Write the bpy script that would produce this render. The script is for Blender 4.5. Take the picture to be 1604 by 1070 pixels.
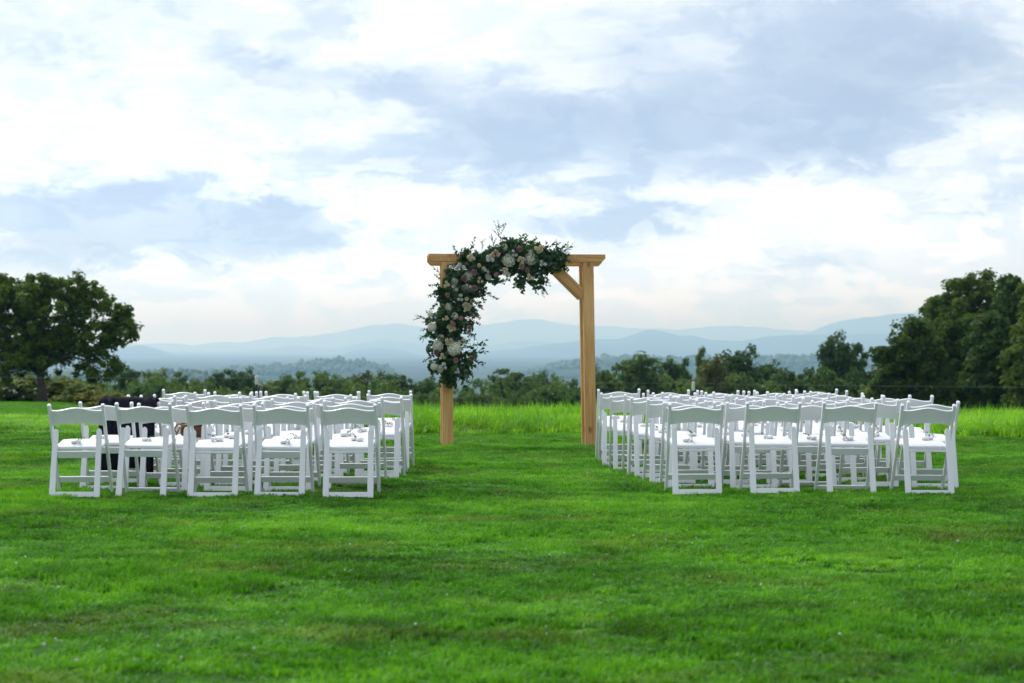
import bpy, bmesh, math, random
import numpy as np
from mathutils import Vector, Matrix

# ------------------------------------------------------------------ clear
for o in list(bpy.data.objects):
    bpy.data.objects.remove(o)
scene = bpy.context.scene
C = scene.collection
R = math.radians
random.seed(11)
rng = np.random.default_rng(11)

# ------------------------------------------------------------------ camera
F = 3119.0            # focal length in photograph pixels (70 mm on 36 mm, 1604 px wide)
HC, CX, CY = 1.25, 802.0, 543.0
cam = bpy.data.cameras.new('camera')
cam.lens, cam.sensor_width = 70.0, 36.0
cam.clip_start, cam.clip_end = 0.3, 120000.0
cam.dof.use_dof = True
cam.dof.focus_distance = 19.5
cam.dof.aperture_fstop = 3.6
camo = bpy.data.objects.new('camera', cam)
camo.location = (0, 0, HC)
camo.rotation_euler = (R(90 + 0.147), 0, 0)
C.objects.link(camo)
scene.camera = camo

# ------------------------------------------------------------------ render / view
scene.view_settings.view_transform = 'Standard'
scene.view_settings.look = 'None'
scene.view_settings.exposure = 0.17
scene.view_settings.gamma = 1.0
scene.view_settings.use_curve_mapping = False
cy = scene.cycles
cy.use_denoising = True
cy.max_bounces = 8
cy.diffuse_bounces = 3
cy.glossy_bounces = 2
cy.transmission_bounces = 4
cy.volume_bounces = 5
cy.transparent_max_bounces = 8
cy.use_adaptive_sampling = True
cy.adaptive_threshold = 0.012

SUN_EL, SUN_AZ = 47.0, -38.0     # degrees; azimuth from straight ahead (+Y), negative = left


def P(px, py, D):
    """photograph pixel at depth D -> point in the place"""
    return Vector(((px - CX) * D / F, D, HC - (py - CY) * D / F))


# ------------------------------------------------------------------ node helpers
class NT:
    def __init__(s, tree):
        s.t = tree
    def n(s, typ, **kw):
        nd = s.t.nodes.new(typ)
        for k, v in kw.items():
            setattr(nd, k, v)
        return nd
    def put(s, sock, v):
        if v is None:
            return
        if hasattr(v, 'is_linked') or hasattr(v, 'links'):
            s.t.links.new(v, sock)
        else:
            sock.default_value = v
    def math(s, op, a, b=None, c=None, clamp=False):
        nd = s.n('ShaderNodeMath', operation=op, use_clamp=clamp)
        s.put(nd.inputs[0], a); s.put(nd.inputs[1], b); s.put(nd.inputs[2], c)
        return nd.outputs[0]
    def vmath(s, op, a, b=None):
        nd = s.n('ShaderNodeVectorMath', operation=op)
        s.put(nd.inputs[0], a); s.put(nd.inputs[1], b)
        return nd.outputs[0]
    def noise(s, vec, scale, detail=4, rough=0.55, dist=0.0, col=False):
        nd = s.n('ShaderNodeTexNoise')
        s.put(nd.inputs['Vector'], vec)
        nd.inputs['Scale'].default_value = scale
        nd.inputs['Detail'].default_value = detail
        nd.inputs['Roughness'].default_value = rough
        nd.inputs['Distortion'].default_value = dist
        return nd.outputs['Color' if col else 'Fac']
    def ramp(s, fac, stops, interp='LINEAR'):
        nd = s.n('ShaderNodeValToRGB')
        cr = nd.color_ramp
        cr.interpolation = interp
        while len(cr.elements) < len(stops):
            cr.elements.new(0.5)
        for e, (p, c) in zip(cr.elements, stops):
            e.position = p
            e.color = (c[0], c[1], c[2], 1) if not isinstance(c, (int, float)) else (c, c, c, 1)
        s.put(nd.inputs[0], fac)
        return nd.outputs[0]
    def mix(s, fac, a, b, blend='MIX'):
        nd = s.n('ShaderNodeMix', data_type='RGBA', blend_type=blend)
        s.put(nd.inputs[0], fac)
        for k, v in ((6, a), (7, b)):
            if isinstance(v, (tuple, list)):
                v = (v[0], v[1], v[2], 1)
            s.put(nd.inputs[k], v)
        return nd.outputs[2]
    def smooth(s, v, lo, hi, to0=0.0, to1=1.0):
        nd = s.n('ShaderNodeMapRange', interpolation_type='SMOOTHSTEP')
        s.put(nd.inputs[0], v)
        nd.inputs[1].default_value, nd.inputs[2].default_value = lo, hi
        nd.inputs[3].default_value, nd.inputs[4].default_value = to0, to1
        return nd.outputs[0]


# ------------------------------------------------------------------ world: daylight sky with broken cloud
w = bpy.data.worlds.new('World')
scene.world = w
w.use_nodes = True
w.node_tree.nodes.clear()
N = NT(w.node_tree)
tc = N.n('ShaderNodeTexCoord')
d = N.vmath('NORMALIZE', tc.outputs['Generated'])
sep = N.n('ShaderNodeSeparateXYZ')
N.put(sep.inputs[0], d)
dx, dy, dz = sep.outputs
flat = N.n('ShaderNodeMapping')
flat.inputs['Scale'].default_value = (1.0, 1.0, 2.3)
N.put(flat.inputs[0], d)
fl = flat.outputs[0]
az0 = N.math('ARCTAN2', dx, dy)
el0 = N.math('ARCSINE', dz)
wcol = N.noise(fl, 15.0, 5, 0.66, col=True)
wsep = N.n('ShaderNodeSeparateColor')
N.put(wsep.inputs[0], wcol)
az = N.math('ADD', az0, N.math('MULTIPLY', N.math('SUBTRACT', wsep.outputs[0], 0.5), 0.105))
el = N.math('ADD', el0, N.math('MULTIPLY', N.math('SUBTRACT', wsep.outputs[1], 0.5), 0.050))


cmb = N.n('ShaderNodeCombineXYZ')
N.put(cmb.inputs[0], az); N.put(cmb.inputs[1], el)


def lobe(px, py, rx, ry, amp, rot=0.0):
    """one bank of cloud (amp > 0 bright, < 0 shaded) at a bearing and elevation"""
    mp = N.n('ShaderNodeMapping', vector_type='TEXTURE')
    mp.inputs['Location'].default_value = (math.atan((px - CX) / F), math.atan((CY - py) / F), 0)
    mp.inputs['Rotation'].default_value = (0, 0, rot)
    mp.inputs['Scale'].default_value = (rx / F, ry / F, 1)
    N.put(mp.inputs[0], cmb.outputs[0])
    ln = N.n('ShaderNodeVectorMath', operation='LENGTH')
    N.put(ln.inputs[0], mp.outputs[0])
    return N.smooth(ln.outputs['Value'], 0.55, 1.22, amp, 0.0)


lobes = [
    # shaded undersides
    (1060, 205, 420, 95, -0.62, 0.05), (780, 170, 260, 60, -0.38, -0.25), (1420, 165, 300, 90, -0.42, 0.1),
    (470, 120, 230, 42, -0.34, -0.2), (240, 345, 330, 76, -0.80, 0.0), (470, 345, 130, 42, -0.30, 0.0),
    (990, 340, 150, 42, -0.62, 0.0), (640, 250, 260, 34, -0.30, 0.0), (1160, 60, 330, 70, -0.42, 0.0), (1420, 50, 230, 70, -0.34, 0.0),
    (480, 40, 110, 36, -0.28, 0.5), (1250, 405, 90, 28, -0.22, 0.0), (30, 30, 60, 50, -0.18, 0.0),
    (1420, 320, 260, 24, -0.18, 0.0), (560, 440, 60, 18, -0.2, 0.0),
    # sunlit tops
    (110, 140, 230, 140, 0.12, -0.2), (60, 110, 70, 50, -0.22, 0.3), (190, 60, 120, 36, -0.20, 0.2), (150, 150, 40, 30, -0.25, 0.0), (300, 170, 120, 40, -0.12, -0.3), (330, 225, 170, 40, 0.30, -0.55), (560, 305, 220, 16, 0.34, -0.05),
    (620, 60, 110, 60, 0.36, 0.2), (880, 40, 190, 50, 0.36, 0.25), (660, 345, 90, 50, 0.26, 0.0),
    (1250, 350, 240, 60, 0.40, 0.0), (1060, 430, 200, 45, 0.34, 0.2), (420, 430, 420, 34, 0.30, 0.0),
    (1590, 210, 70, 60, 0.40, 0.0), (1440, 400, 220, 60, 0.28, 0.0), (1230, 195, 80, 26, 0.34, -0.4),
    (760, 302, 480, 16, 0.26, 0.0), (20, 345, 40, 28, 0.4, 0.0), (700, 385, 40, 14, 0.3, 0.0),
]
tot = None
for L in lobes:
    v = lobe(*L[:4], L[4] * (0.6 if L[4] > 0 else 1.0), L[5])
    tot = v if tot is None else N.math('ADD', tot, v)
n_big = N.math('SUBTRACT', N.noise(fl, 5.0, 2, 0.55), 0.5)
n_mid = N.math('SUBTRACT', N.noise(fl, 22.0, 5, 0.62, 0.4), 0.5)
n_bil = N.smooth(N.noise(fl, 30.0, 6, 0.60, 0.5), 0.465, 0.56, -0.5, 0.5)
V = N.math('ADD', tot, 0.70)
V = N.math('MULTIPLY_ADD', n_big, 0.35, V)
V = N.math('MULTIPLY_ADD', n_mid, 0.82, V)
V = N.math('MULTIPLY_ADD', n_bil, N.smooth(el0, 0.04, 0.14, 0.46, 0.16), V)
cloud = N.ramp(N.math('MULTIPLY_ADD', V, 0.56, 0.17, clamp=True),
               [(0.0, (0.295, 0.375, 0.525)), (0.24, (0.375, 0.46, 0.595)), (0.46, (0.56, 0.63, 0.725)),
                (0.66, (0.69, 0.735, 0.80)), (0.82, (0.77, 0.79, 0.825)), (1.0, (0.88, 0.88, 0.885))])
sky = N.n('ShaderNodeTexSky', sky_type='NISHITA')
sky.sun_disc = False
sky.sun_elevation = R(SUN_EL)
sky.sun_rotation = R(SUN_AZ % 360)
sky.air_density, sky.dust_density, sky.ozone_density = 1.0, 2.0, 1.0
SKY = 0.09
# cloud is brighter towards the veiled sun, dimmer away from it
dp = N.n('ShaderNodeVectorMath', operation='DOT_PRODUCT')
N.put(dp.inputs[0], d)
dp.inputs[1].default_value = (math.sin(R(SUN_AZ)) * math.cos(R(SUN_EL)), math.cos(R(SUN_AZ)) * math.cos(R(SUN_EL)), math.sin(R(SUN_EL)))
glow = N.math('POWER', N.math('MULTIPLY_ADD', dp.outputs['Value'], 0.5, 0.5, clamp=True), 1.5)
glow = N.math('MULTIPLY_ADD', glow, 0.76 / SKY, 0.78 / SKY)

vs_ = N.n('ShaderNodeVectorMath', operation='SCALE')
N.put(vs_.inputs[0], cloud); N.put(vs_.inputs['Scale'], glow)
cl10 = N.mix(N.smooth(dz, -0.02, 0.15, 1.0, 0.0), vs_.outputs[0], N.mix(1.0, vs_.outputs[0], (1.27, 1.35, 1.50), 'MULTIPLY'))      # skies pale towards the horizon
cover = N.smooth(n_big, -0.3, 0.0, 0.80, 0.96)
mixed = N.mix(cover, sky.outputs[0], cl10)
bg = N.n('ShaderNodeBackground')
bg.inputs[1].default_value = SKY
N.put(bg.inputs[0], mixed)
w.cycles.sampling_method = 'MANUAL'
w.cycles.sample_map_resolution = 256
wo = N.n('ShaderNodeOutputWorld')
N.put(wo.inputs[0], bg.outputs[0])

# ------------------------------------------------------------------ sun (behind thin cloud)
sl = bpy.data.lights.new('sun', 'SUN')
sl.energy = 2.2
sl.angle = R(9)
sl.color = (1.0, 0.975, 0.94)
so = bpy.data.objects.new('sun', sl)
sd = Vector((math.sin(R(SUN_AZ)) * math.cos(R(SUN_EL)), math.cos(R(SUN_AZ)) * math.cos(R(SUN_EL)), math.sin(R(SUN_EL))))
so.rotation_euler = sd.to_track_quat('Z', 'Y').to_euler()
so.location = sd * 60
C.objects.link(so)


# ------------------------------------------------------------------ object helpers
def tag(o, label=None, cat=None, group=None, kind=None):
    if label: o['label'] = label
    if cat: o['category'] = cat
    if group: o['group'] = group
    if kind: o['kind'] = kind
    return o


def empty(name, loc=(0, 0, 0), rz=0.0):
    o = bpy.data.objects.new(name, None)
    o.empty_display_size = 0.1
    C.objects.link(o)
    o.location = loc
    o.rotation_euler = (0, 0, rz)
    return o


def link(name, me, parent=None, loc=None):
    o = bpy.data.objects.new(name, me)
    C.objects.link(o)
    if parent is not None:
        o.parent = parent
    if loc is not None:
        o.location = loc
    return o


def mesh_np(name, verts, faces, mat=None, smooth=False):
    """verts (n,3); faces (m,k) with one k"""
    verts = np.asarray(verts, dtype=np.float32)
    faces = np.asarray(faces, dtype=np.int32)
    me = bpy.data.meshes.new(name)
    me.vertices.add(len(verts))
    me.vertices.foreach_set('co', verts.ravel())
    m, k = faces.shape
    me.loops.add(m * k)
    me.loops.foreach_set('vertex_index', faces.ravel())
    me.polygons.add(m)
    me.polygons.foreach_set('loop_start', np.arange(0, m * k, k, dtype=np.int32))
    if smooth:
        me.polygons.foreach_set('use_smooth', np.ones(m, dtype=bool))
    me.update(calc_edges=True)
    me.validate()
    if mat: me.materials.append(mat)
    return me


def bm_mesh(name, bm, mat=None, smooth=False, bevel=0.0):
    if bevel:
        bmesh.ops.bevel(bm, geom=list(bm.edges), offset=bevel, segments=1, affect='EDGES', clamp_overlap=True)
    bmesh.ops.recalc_face_normals(bm, faces=list(bm.faces))
    me = bpy.data.meshes.new(name)
    bm.to_mesh(me)
    bm.free()
    if smooth:
        for p in me.polygons: p.use_smooth = True
    if mat: me.materials.append(mat)
    return me


def add_box(bm, cx, cy_, cz, sx, sy, sz, M=None):
    vs = []
    for k in range(8):
        v = Vector((cx + (sx / 2 if k & 1 else -sx / 2), cy_ + (sy / 2 if k & 2 else -sy / 2), cz + (sz / 2 if k & 4 else -sz / 2)))
        if M is not None: v = M @ v
        vs.append(bm.verts.new(v))
    for f in ((0, 2, 3, 1), (4, 5, 7, 6), (0, 1, 5, 4), (2, 6, 7, 3), (0, 4, 6, 2), (1, 3, 7, 5)):
        bm.faces.new([vs[i] for i in f])


def loft(bm, rings, cap=True):
    rv = [[bm.verts.new(p) for p in ring] for ring in rings]
    n = len(rv[0])
    for a, b in zip(rv[:-1], rv[1:]):
        for i in range(n):
            bm.faces.new((a[i], a[(i + 1) % n], b[(i + 1) % n], b[i]))
    if cap:
        bm.faces.new(rv[0][::-1])
        bm.faces.new(rv[-1])


def tube(bm, pts, radii, n=7):
    pts = [Vector(p) for p in pts]
    rings = []
    for i, p in enumerate(pts):
        t = (pts[min(i + 1, len(pts) - 1)] - pts[max(i - 1, 0)]).normalized()
        a = t.orthogonal().normalized() if abs(t.z) < 0.9 else t.cross(Vector((0, 1, 0))).normalized()
        b = t.cross(a)
        rings.append([p + (a * math.cos(2 * math.pi * k / n) + b * math.sin(2 * math.pi * k / n)) * radii[i] for k in range(n)])
    loft(bm, rings)


def copy_tree(o, parent=None, keep=True):
    c = o.copy()
    C.objects.link(c)
    c.parent = parent
    for ch in list(o.children):
        copy_tree(ch, c)
    return c


# ------------------------------------------------------------------ materials
def principled(name):
    m = bpy.data.materials.new(name)
    m.use_nodes = True
    T = NT(m.node_tree)
    b = m.node_tree.nodes['Principled BSDF']
    b.inputs['Specular IOR Level'].default_value = 0.3
    return m, T, b


def mat_plain(name, col, rough=0.6, var=0.1, scale=12.0, bump=0.0, bscale=60.0, spec=0.3):
    m, T, b = principled(name)
    t = T.n('ShaderNodeTexCoord')
    nz = T.noise(t.outputs['Object'], scale, 5, 0.6)
    c0 = tuple(max(0, c * (1 - var)) for c in col)
    c1 = tuple(min(1, c * (1 + var)) for c in col)
    T.put(b.inputs['Base Color'], T.ramp(nz, [(0.3, c0), (0.7, c1)]))
    b.inputs['Roughness'].default_value = rough
    b.inputs['Specular IOR Level'].default_value = spec
    if bump:
        bp = T.n('ShaderNodeBump')
        bp.inputs['Strength'].default_value = bump
        bp.inputs['Distance'].default_value = 0.01
        T.put(bp.inputs['Height'], T.noise(t.outputs['Object'], bscale, 5, 0.65))
        T.put(b.inputs['Normal'], bp.outputs[0])
    return m


def mat_leaf(name, stops, scale=0.8, trans=0.35, tcol=None, rough=0.5, fine=7.0, per_obj=0.25, spec=0.08):
    """foliage: colour from leaf to leaf by noise in space, light passing through the blades"""
    m = bpy.data.materials.new(name)
    m.use_nodes = True
    m.node_tree.nodes.clear()
    T = NT(m.node_tree)
    g = T.n('ShaderNodeNewGeometry')
    oi = T.n('ShaderNodeObjectInfo')
    n1 = T.noise(g.outputs['Position'], scale, 3, 0.6)
    n2 = T.noise(g.outputs['Position'], fine, 2, 0.6)
    f = T.math('MULTIPLY_ADD', n2, 0.55, T.math('MULTIPLY', n1, 0.55))
    f = T.math('ADD', f, T.math('MULTIPLY', T.math('SUBTRACT', oi.outputs['Random'], 0.5), per_obj))
    col = T.ramp(T.math('SUBTRACT', f, 0.05, clamp=True), stops)
    p = T.n('ShaderNodeBsdfPrincipled')
    T.put(p.inputs['Base Color'], col)
    p.inputs['Roughness'].default_value = rough
    p.inputs['Specular IOR Level'].default_value = spec
    tr = T.n('ShaderNodeBsdfTranslucent')
    T.put(tr.inputs[0], T.mix(1.0, col, tcol or (1.5, 1.35, 0.7), 'MULTIPLY'))
    ms = T.n('ShaderNodeMixShader')
    ms.inputs[0].default_value = trans
    T.put(ms.inputs[1], p.outputs[0]); T.put(ms.inputs[2], tr.outputs[0])
    o = T.n('ShaderNodeOutputMaterial')
    T.put(o.inputs[0], ms.outputs[0])
    return m


M_white = mat_plain('white_resin', (0.80, 0.805, 0.83), 0.42, 0.025, 7.0, 0.04, 90.0, 0.4)
M_pad = mat_plain('white_vinyl', (0.79, 0.79, 0.81), 0.5, 0.02, 9.0, 0.05, 60.0, 0.35)
M_cloth = mat_plain('white_organza', (0.86, 0.85, 0.84), 0.8, 0.05, 60.0, 0.2, 140.0)
M_ribbon = mat_plain('blush_ribbon', (0.80, 0.74, 0.71), 0.6, 0.05, 60.0)
M_navy = mat_plain('navy_wool', (0.012, 0.013, 0.022), 0.85, 0.25, 40.0, 0.3, 300.0, 0.15)
M_brown = mat_plain('brown_leather', (0.16, 0.062, 0.026), 0.45, 0.3, 20.0, 0.3, 80.0)
M_plum = mat_plain('plum_leather', (0.055, 0.018, 0.018), 0.45, 0.3, 20.0, 0.3, 80.0)
M_gold = mat_plain('tan_strap', (0.42, 0.24, 0.08), 0.4, 0.3, 40.0)
M_sprig = mat_leaf('sprig_green', [(0.2, (0.05, 0.11, 0.04)), (0.8, (0.13, 0.22, 0.09))], 30, 0.25)
M_steel = mat_plain('dark_post', (0.035, 0.035, 0.035), 0.6, 0.3, 30.0)
M_cap = mat_plain('white_post_cap', (0.62, 0.61, 0.57), 0.5, 0.08, 20.0)
M_wire = mat_plain('fence_wire', (0.20, 0.21, 0.22), 0.4, 0.1, 20.0)
M_bark = mat_plain('bark', (0.075, 0.062, 0.05), 0.9, 0.4, 3.0, 0.8, 14.0)


def mat_wood():
    m, T, b = principled('cedar_timber')
    t = T.n('ShaderNodeTexCoord')
    mp = T.n('ShaderNodeMapping')
    T.put(mp.inputs[0], t.outputs['UV'])
    uv = mp.outputs[0]
    st = T.n('ShaderNodeMapping')
    st.inputs['Scale'].default_value = (26.0, 1.1, 1.0)
    T.put(st.inputs[0], uv)
    grain = T.noise(st.outputs[0], 1.6, 6, 0.62, 0.7)
    st2 = T.n('ShaderNodeMapping')
    st2.inputs['Scale'].default_value = (3.0, 0.5, 1.0)
    T.put(st2.inputs[0], uv)
    tone = T.noise(st2.outputs[0], 2.0, 3, 0.5)
    vk = T.n('ShaderNodeTexVoronoi', feature='F1')
    vm = T.n('ShaderNodeMapping')
    vm.inputs['Scale'].default_value = (5.0, 2.6, 1.0)
    T.put(vm.inputs[0], uv)
    T.put(vk.inputs['Vector'], vm.outputs[0])
    vk.inputs['Scale'].default_value = 1.0
    knot = T.smooth(vk.outputs['Distance'], 0.05, 0.16, 1.0, 0.0)
    oi = T.n('ShaderNodeObjectInfo')
    f = T.math('MULTIPLY_ADD', tone, 0.5, T.math('MULTIPLY', grain, 0.6))
    f = T.math('ADD', f, T.math('MULTIPLY', T.math('SUBTRACT', oi.outputs['Random'], 0.5), 0.16))
    col = T.ramp(f, [(0.30, (0.36, 0.18, 0.062)), (0.52, (0.57, 0.31, 0.115)), (0.72, (0.74, 0.46, 0.20))])
    col = T.mix(T.math('MULTIPLY', knot, 0.75), col, (0.20, 0.085, 0.03))
    T.put(b.inputs['Base Color'], col)
    b.inputs['Roughness'].default_value = 0.7
    bp = T.n('ShaderNodeBump')
    bp.inputs['Strength'].default_value = 0.25
    bp.inputs['Distance'].default_value = 0.004
    T.put(bp.inputs['Height'], grain)
    T.put(b.inputs['Normal'], bp.outputs[0])
    return m


M_wood = mat_wood()


# ------------------------------------------------------------------ terrain
def sstep(v, a, b):
    t = np.clip((v - a) / (b - a), 0, 1)
    return t * t * (3 - 2 * t)


def H(x, y):
    x = np.asarray(x, dtype=float); y = np.asarray(y, dtype=float)
    mid = np.interp(y, [28, 36, 45, 100, 200, 300, 1500, 3000], [0, -.2, -.62, -3.4, -9, -13, -50, -78])
    lef = np.interp(y, [28, 100, 130, 200, 300, 1500, 3000], [0, -1.6, -3.0, -8, -13, -50, -78])
    ang = x / np.maximum(y, 1.0)
    wl = sstep(ang, -0.18, -0.235)
    z = mid * (1 - wl) + lef * wl
    near = sstep(y, 60, 30)
    und = 0.020 * np.sin(1.9 * x + 0.8 * np.sin(1.1 * y)) * np.sin(1.4 * y + 1.3 * np.sin(0.7 * x)) + 0.012 * np.sin(4.3 * x + 2.0 * y) * np.sin(3.7 * y - 1.1 * x)
    return z + und * near


def Hs(x, y):
    return float(H(x, y))


def ground_material():
    m, T, b = principled('meadow_ground')
    g = T.n('ShaderNodeNewGeometry')
    n1 = T.noise(g.outputs['Position'], 0.9, 5, 0.6)
    n2 = T.noise(g.outputs['Position'], 0.004, 5, 0.6)
    near = T.ramp(n1, [(0.3, (0.022, 0.075, 0.008)), (0.7, (0.045, 0.13, 0.012))])
    far = T.ramp(n2, [(0.35, (0.024, 0.042, 0.018)), (0.58, (0.04, 0.065, 0.026)), (0.72, (0.10, 0.13, 0.05))])
    sp = T.n('ShaderNodeSeparateXYZ')
    T.put(sp.inputs[0], g.outputs['Position'])
    T.put(b.inputs['Base Color'], T.mix(T.smooth(sp.outputs[1], 250, 900), near, far))
    b.inputs['Roughness'].default_value = 0.95
    b.inputs['Specular IOR Level'].default_value = 0.1
    return m


ys = np.concatenate([np.linspace(-30, 2, 9), np.arange(3, 46, 0.35), np.arange(47, 140, 2.5), np.geomspace(145, 50000, 70)])
us = np.concatenate([-np.geomspace(1.6, 0.42, 6), np.linspace(-0.38, 0.38, 110), np.geomspace(0.42, 1.6, 6)])
gv = []
for y in ys:
    span = max(y, 9.0) if y < 20000 else 20000 + (y - 20000) * 0.25
    for u in us:
        gv.append((u * span, y))
gv = np.array(gv)
gz = H(gv[:, 0], gv[:, 1])
nu = len(us)
idx = np.arange(len(ys) * nu).reshape(len(ys), nu)
quads = np.stack([idx[:-1, :-1], idx[:-1, 1:], idx[1:, 1:], idx[1:, :-1]], -1).reshape(-1, 4)
ground = link('ground', mesh_np('ground', np.column_stack([gv, gz]), quads, ground_material(), True))
tag(ground, 'wide grassy ground falling away to the valley', 'ground', kind='structure')


# ------------------------------------------------------------------ mountains and hills
def fbm1(x, seed, octaves=5):
    r = np.random.default_rng(seed)
    out = np.zeros_like(x)
    a, f = 1.0, 1.0
    for _ in range(octaves):
        out += a * np.sin(f * x + r.uniform(0, 6.28)) * np.cos(0.63 * f * x + r.uniform(0, 6.28))
        a *= 0.5; f *= 2.03
    return out


def mat_far(name, c0, c1, scale):
    m, T, b = principled(name)
    g = T.n('ShaderNodeNewGeometry')
    T.put(b.inputs['Base Color'], T.ramp(T.noise(g.outputs['Position'], scale, 6, 0.6), [(0.35, c0), (0.65, c1)]))
    b.inputs['Roughness'].default_value = 1.0
    b.inputs['Specular IOR Level'].default_value = 0.0
    return m


M_mtn = mat_far('mountain_forest', (0.028, 0.045, 0.024), (0.055, 0.085, 0.04), 0.002)
M_hill = mat_far('hill_forest_floor', (0.03, 0.055, 0.02), (0.06, 0.10, 0.035), 0.01)


def ridge(name, D, prof, seed, rough, front, label, mat=None, nx=420, ny=26, base=-78.0, cat='mountains'):
    """a range of hills with a crest along prof (photograph pixels) at depth D, real slopes before and behind"""
    mat = mat or M_mtn
    px = np.linspace(-500, 2100, nx)
    pp = np.array(prof, dtype=float)
    py = np.interp(px, pp[:, 0], pp[:, 1])
    k = np.array([1, 2, 1]) / 4.0
    pys = np.convolve(np.pad(py, 1, 'edge'), k, 'valid')
    pys += fbm1(px * 0.05, seed, 6) * rough * 1.7
    crest = HC - (pys - CY) * D / F
    X = (px - CX) * D / F
    tt = np.concatenate([np.linspace(-1, 0, ny), np.linspace(0.12, 1, 8)])
    vs = []
    for t in tt:
        yy = D + (t * front if t < 0 else t * front * 0.7)
        prof_t = (1 - abs(t)) ** 1.25 if t < 0 else (1 - t) ** 1.2
        spur = fbm1(X / (front * 0.16) + 2.2 * t, seed + 5, 5) * 0.16 * math.sin(math.pi * min(1, abs(t)))
        z = base + (crest - base) * np.clip(prof_t + spur, 0, None)
        if t == 0: z = crest
        z = np.minimum(z, base + (crest - base) * 1.0) if t != 0 else z
        vs.append(np.column_stack([X * (yy / D), np.full(nx, yy) + fbm1(X / (front * 0.3), seed + 9, 3) * front * 0.05 * (1 if abs(t) < 0.9 else 0), z - (2.0 if abs(t) > 0.98 else 0)]))
    vs = np.concatenate(vs)
    ii = np.arange(len(tt) * nx).reshape(len(tt), nx)
    q = np.stack([ii[:-1, :-1], ii[:-1, 1:], ii[1:, 1:], ii[1:, :-1]], -1).reshape(-1, 4)
    o = link(name, mesh_np(name, vs, q, mat, True))
    tag(o, label, cat, kind='structure')
    return o, (X, crest)


ridge('mountain_range', 32500, [(-500, 530), (0, 538), (232, 538), (300, 541), (336, 537), (387, 535), (430, 528), (488, 526), (553, 515), (598, 509), (627, 507), (660, 514), (700, 516), (740, 510), (790, 504), (815, 500), (842, 498), (862, 502), (882, 508), (930, 511), (990, 514), (1060, 517), (1110, 512), (1150, 509), (1200, 513), (1250, 518), (1290, 522), (1400, 526), (2100, 530)], 3, 0.8, 4500, 'palest far mountain range along the skyline behind the arch')
ridge('mountain_range', 26000, [(-500, 545), (100, 547), (264, 551), (335, 553), (400, 550), (430, 545), (455, 540), (488, 544), (530, 546), (569, 537), (605, 531), (634, 537), (673, 538), (740, 541), (775, 541), (813, 533), (842, 534), (869, 538), (960, 541), (1100, 545), (1230, 535), (1270, 520), (1300, 507), (1345, 499), (1400, 493), (1440, 489), (1500, 490), (1600, 500), (2100, 520)], 7, 0.6, 4300, 'pale blue middle mountain range rising to the right-hand peak')
ridge('mountain_range', 20000, [(-500, 552), (100, 556), (170, 548), (200, 543), (224, 541), (245, 547), (270, 554), (310, 559), (380, 563), (450, 566), (520, 560), (553, 549), (575, 546), (595, 545), (620, 548), (660, 556), (700, 556), (740, 552), (790, 548), (840, 542), (890, 536), (929, 532), (971, 531), (990, 525), (1007, 519), (1020, 516), (1039, 519), (1069, 527), (1081, 525), (1111, 531), (1159, 535), (1201, 527), (1257, 525), (1315, 523), (1380, 523), (1500, 528), (2100, 540)], 13, 0.5, 4500, 'nearest blue mountain range with a small pointed summit right of the arch')
hillA, profA = ridge('wooded_hill', 5200, [(-500, 600), (200, 596), (290, 586), (374, 578), (455, 572), (488, 566), (511, 564), (543, 564), (588, 570), (608, 578), (624, 590), (660, 604), (2100, 620)], 17, 0.4, 900, 'low wooded hill left of the arch below the blue mountains', M_hill, cat='hill')
hillB, profB = ridge('wooded_hill', 5800, [(-500, 640), (640, 606), (730, 597), (764, 591), (790, 590), (825, 581), (855, 575), (879, 571), (905, 566), (939, 560), (997, 560), (1055, 562), (1185, 562), (1250, 559), (1289, 560), (1370, 565), (1600, 570), (2100, 580)], 21, 0.4, 1000, 'long low wooded hill right of the arch below the blue mountains', M_hill, cat='hill')
hillC, profC = ridge('wooded_hill', 3000, [(-500, 590), (100, 586), (200, 585), (300, 584), (350, 588), (420, 600), (560, 612), (2100, 640)], 25, 0.4, 500, 'pale green wooded rise low between the left tree and the hill', M_hill, cat='hill')


def puff(seed, n=2):
    bm = bmesh.new()
    bmesh.ops.create_icosphere(bm, subdivisions=n, radius=1.0)
    r = random.Random(seed)
    for v in bm.verts:
        v.co *= 0.72 + 0.5 * r.random()
    me = bm_mesh('puff', bm)
    co = np.array([v.co for v in me.vertices]); fa = np.array([p.vertices[:] for p in me.polygons])
    bpy.data.meshes.remove(me)
    return co, fa


puffs = [puff(s) for s in range(4)]
M_canopy = mat_leaf('far_canopy', [(0.3, (0.055, 0.105, 0.035)), (0.55, (0.12, 0.19, 0.06)), (0.8, (0.24, 0.30, 0.11))], 0.02, 0.1, fine=0.09)


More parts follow.
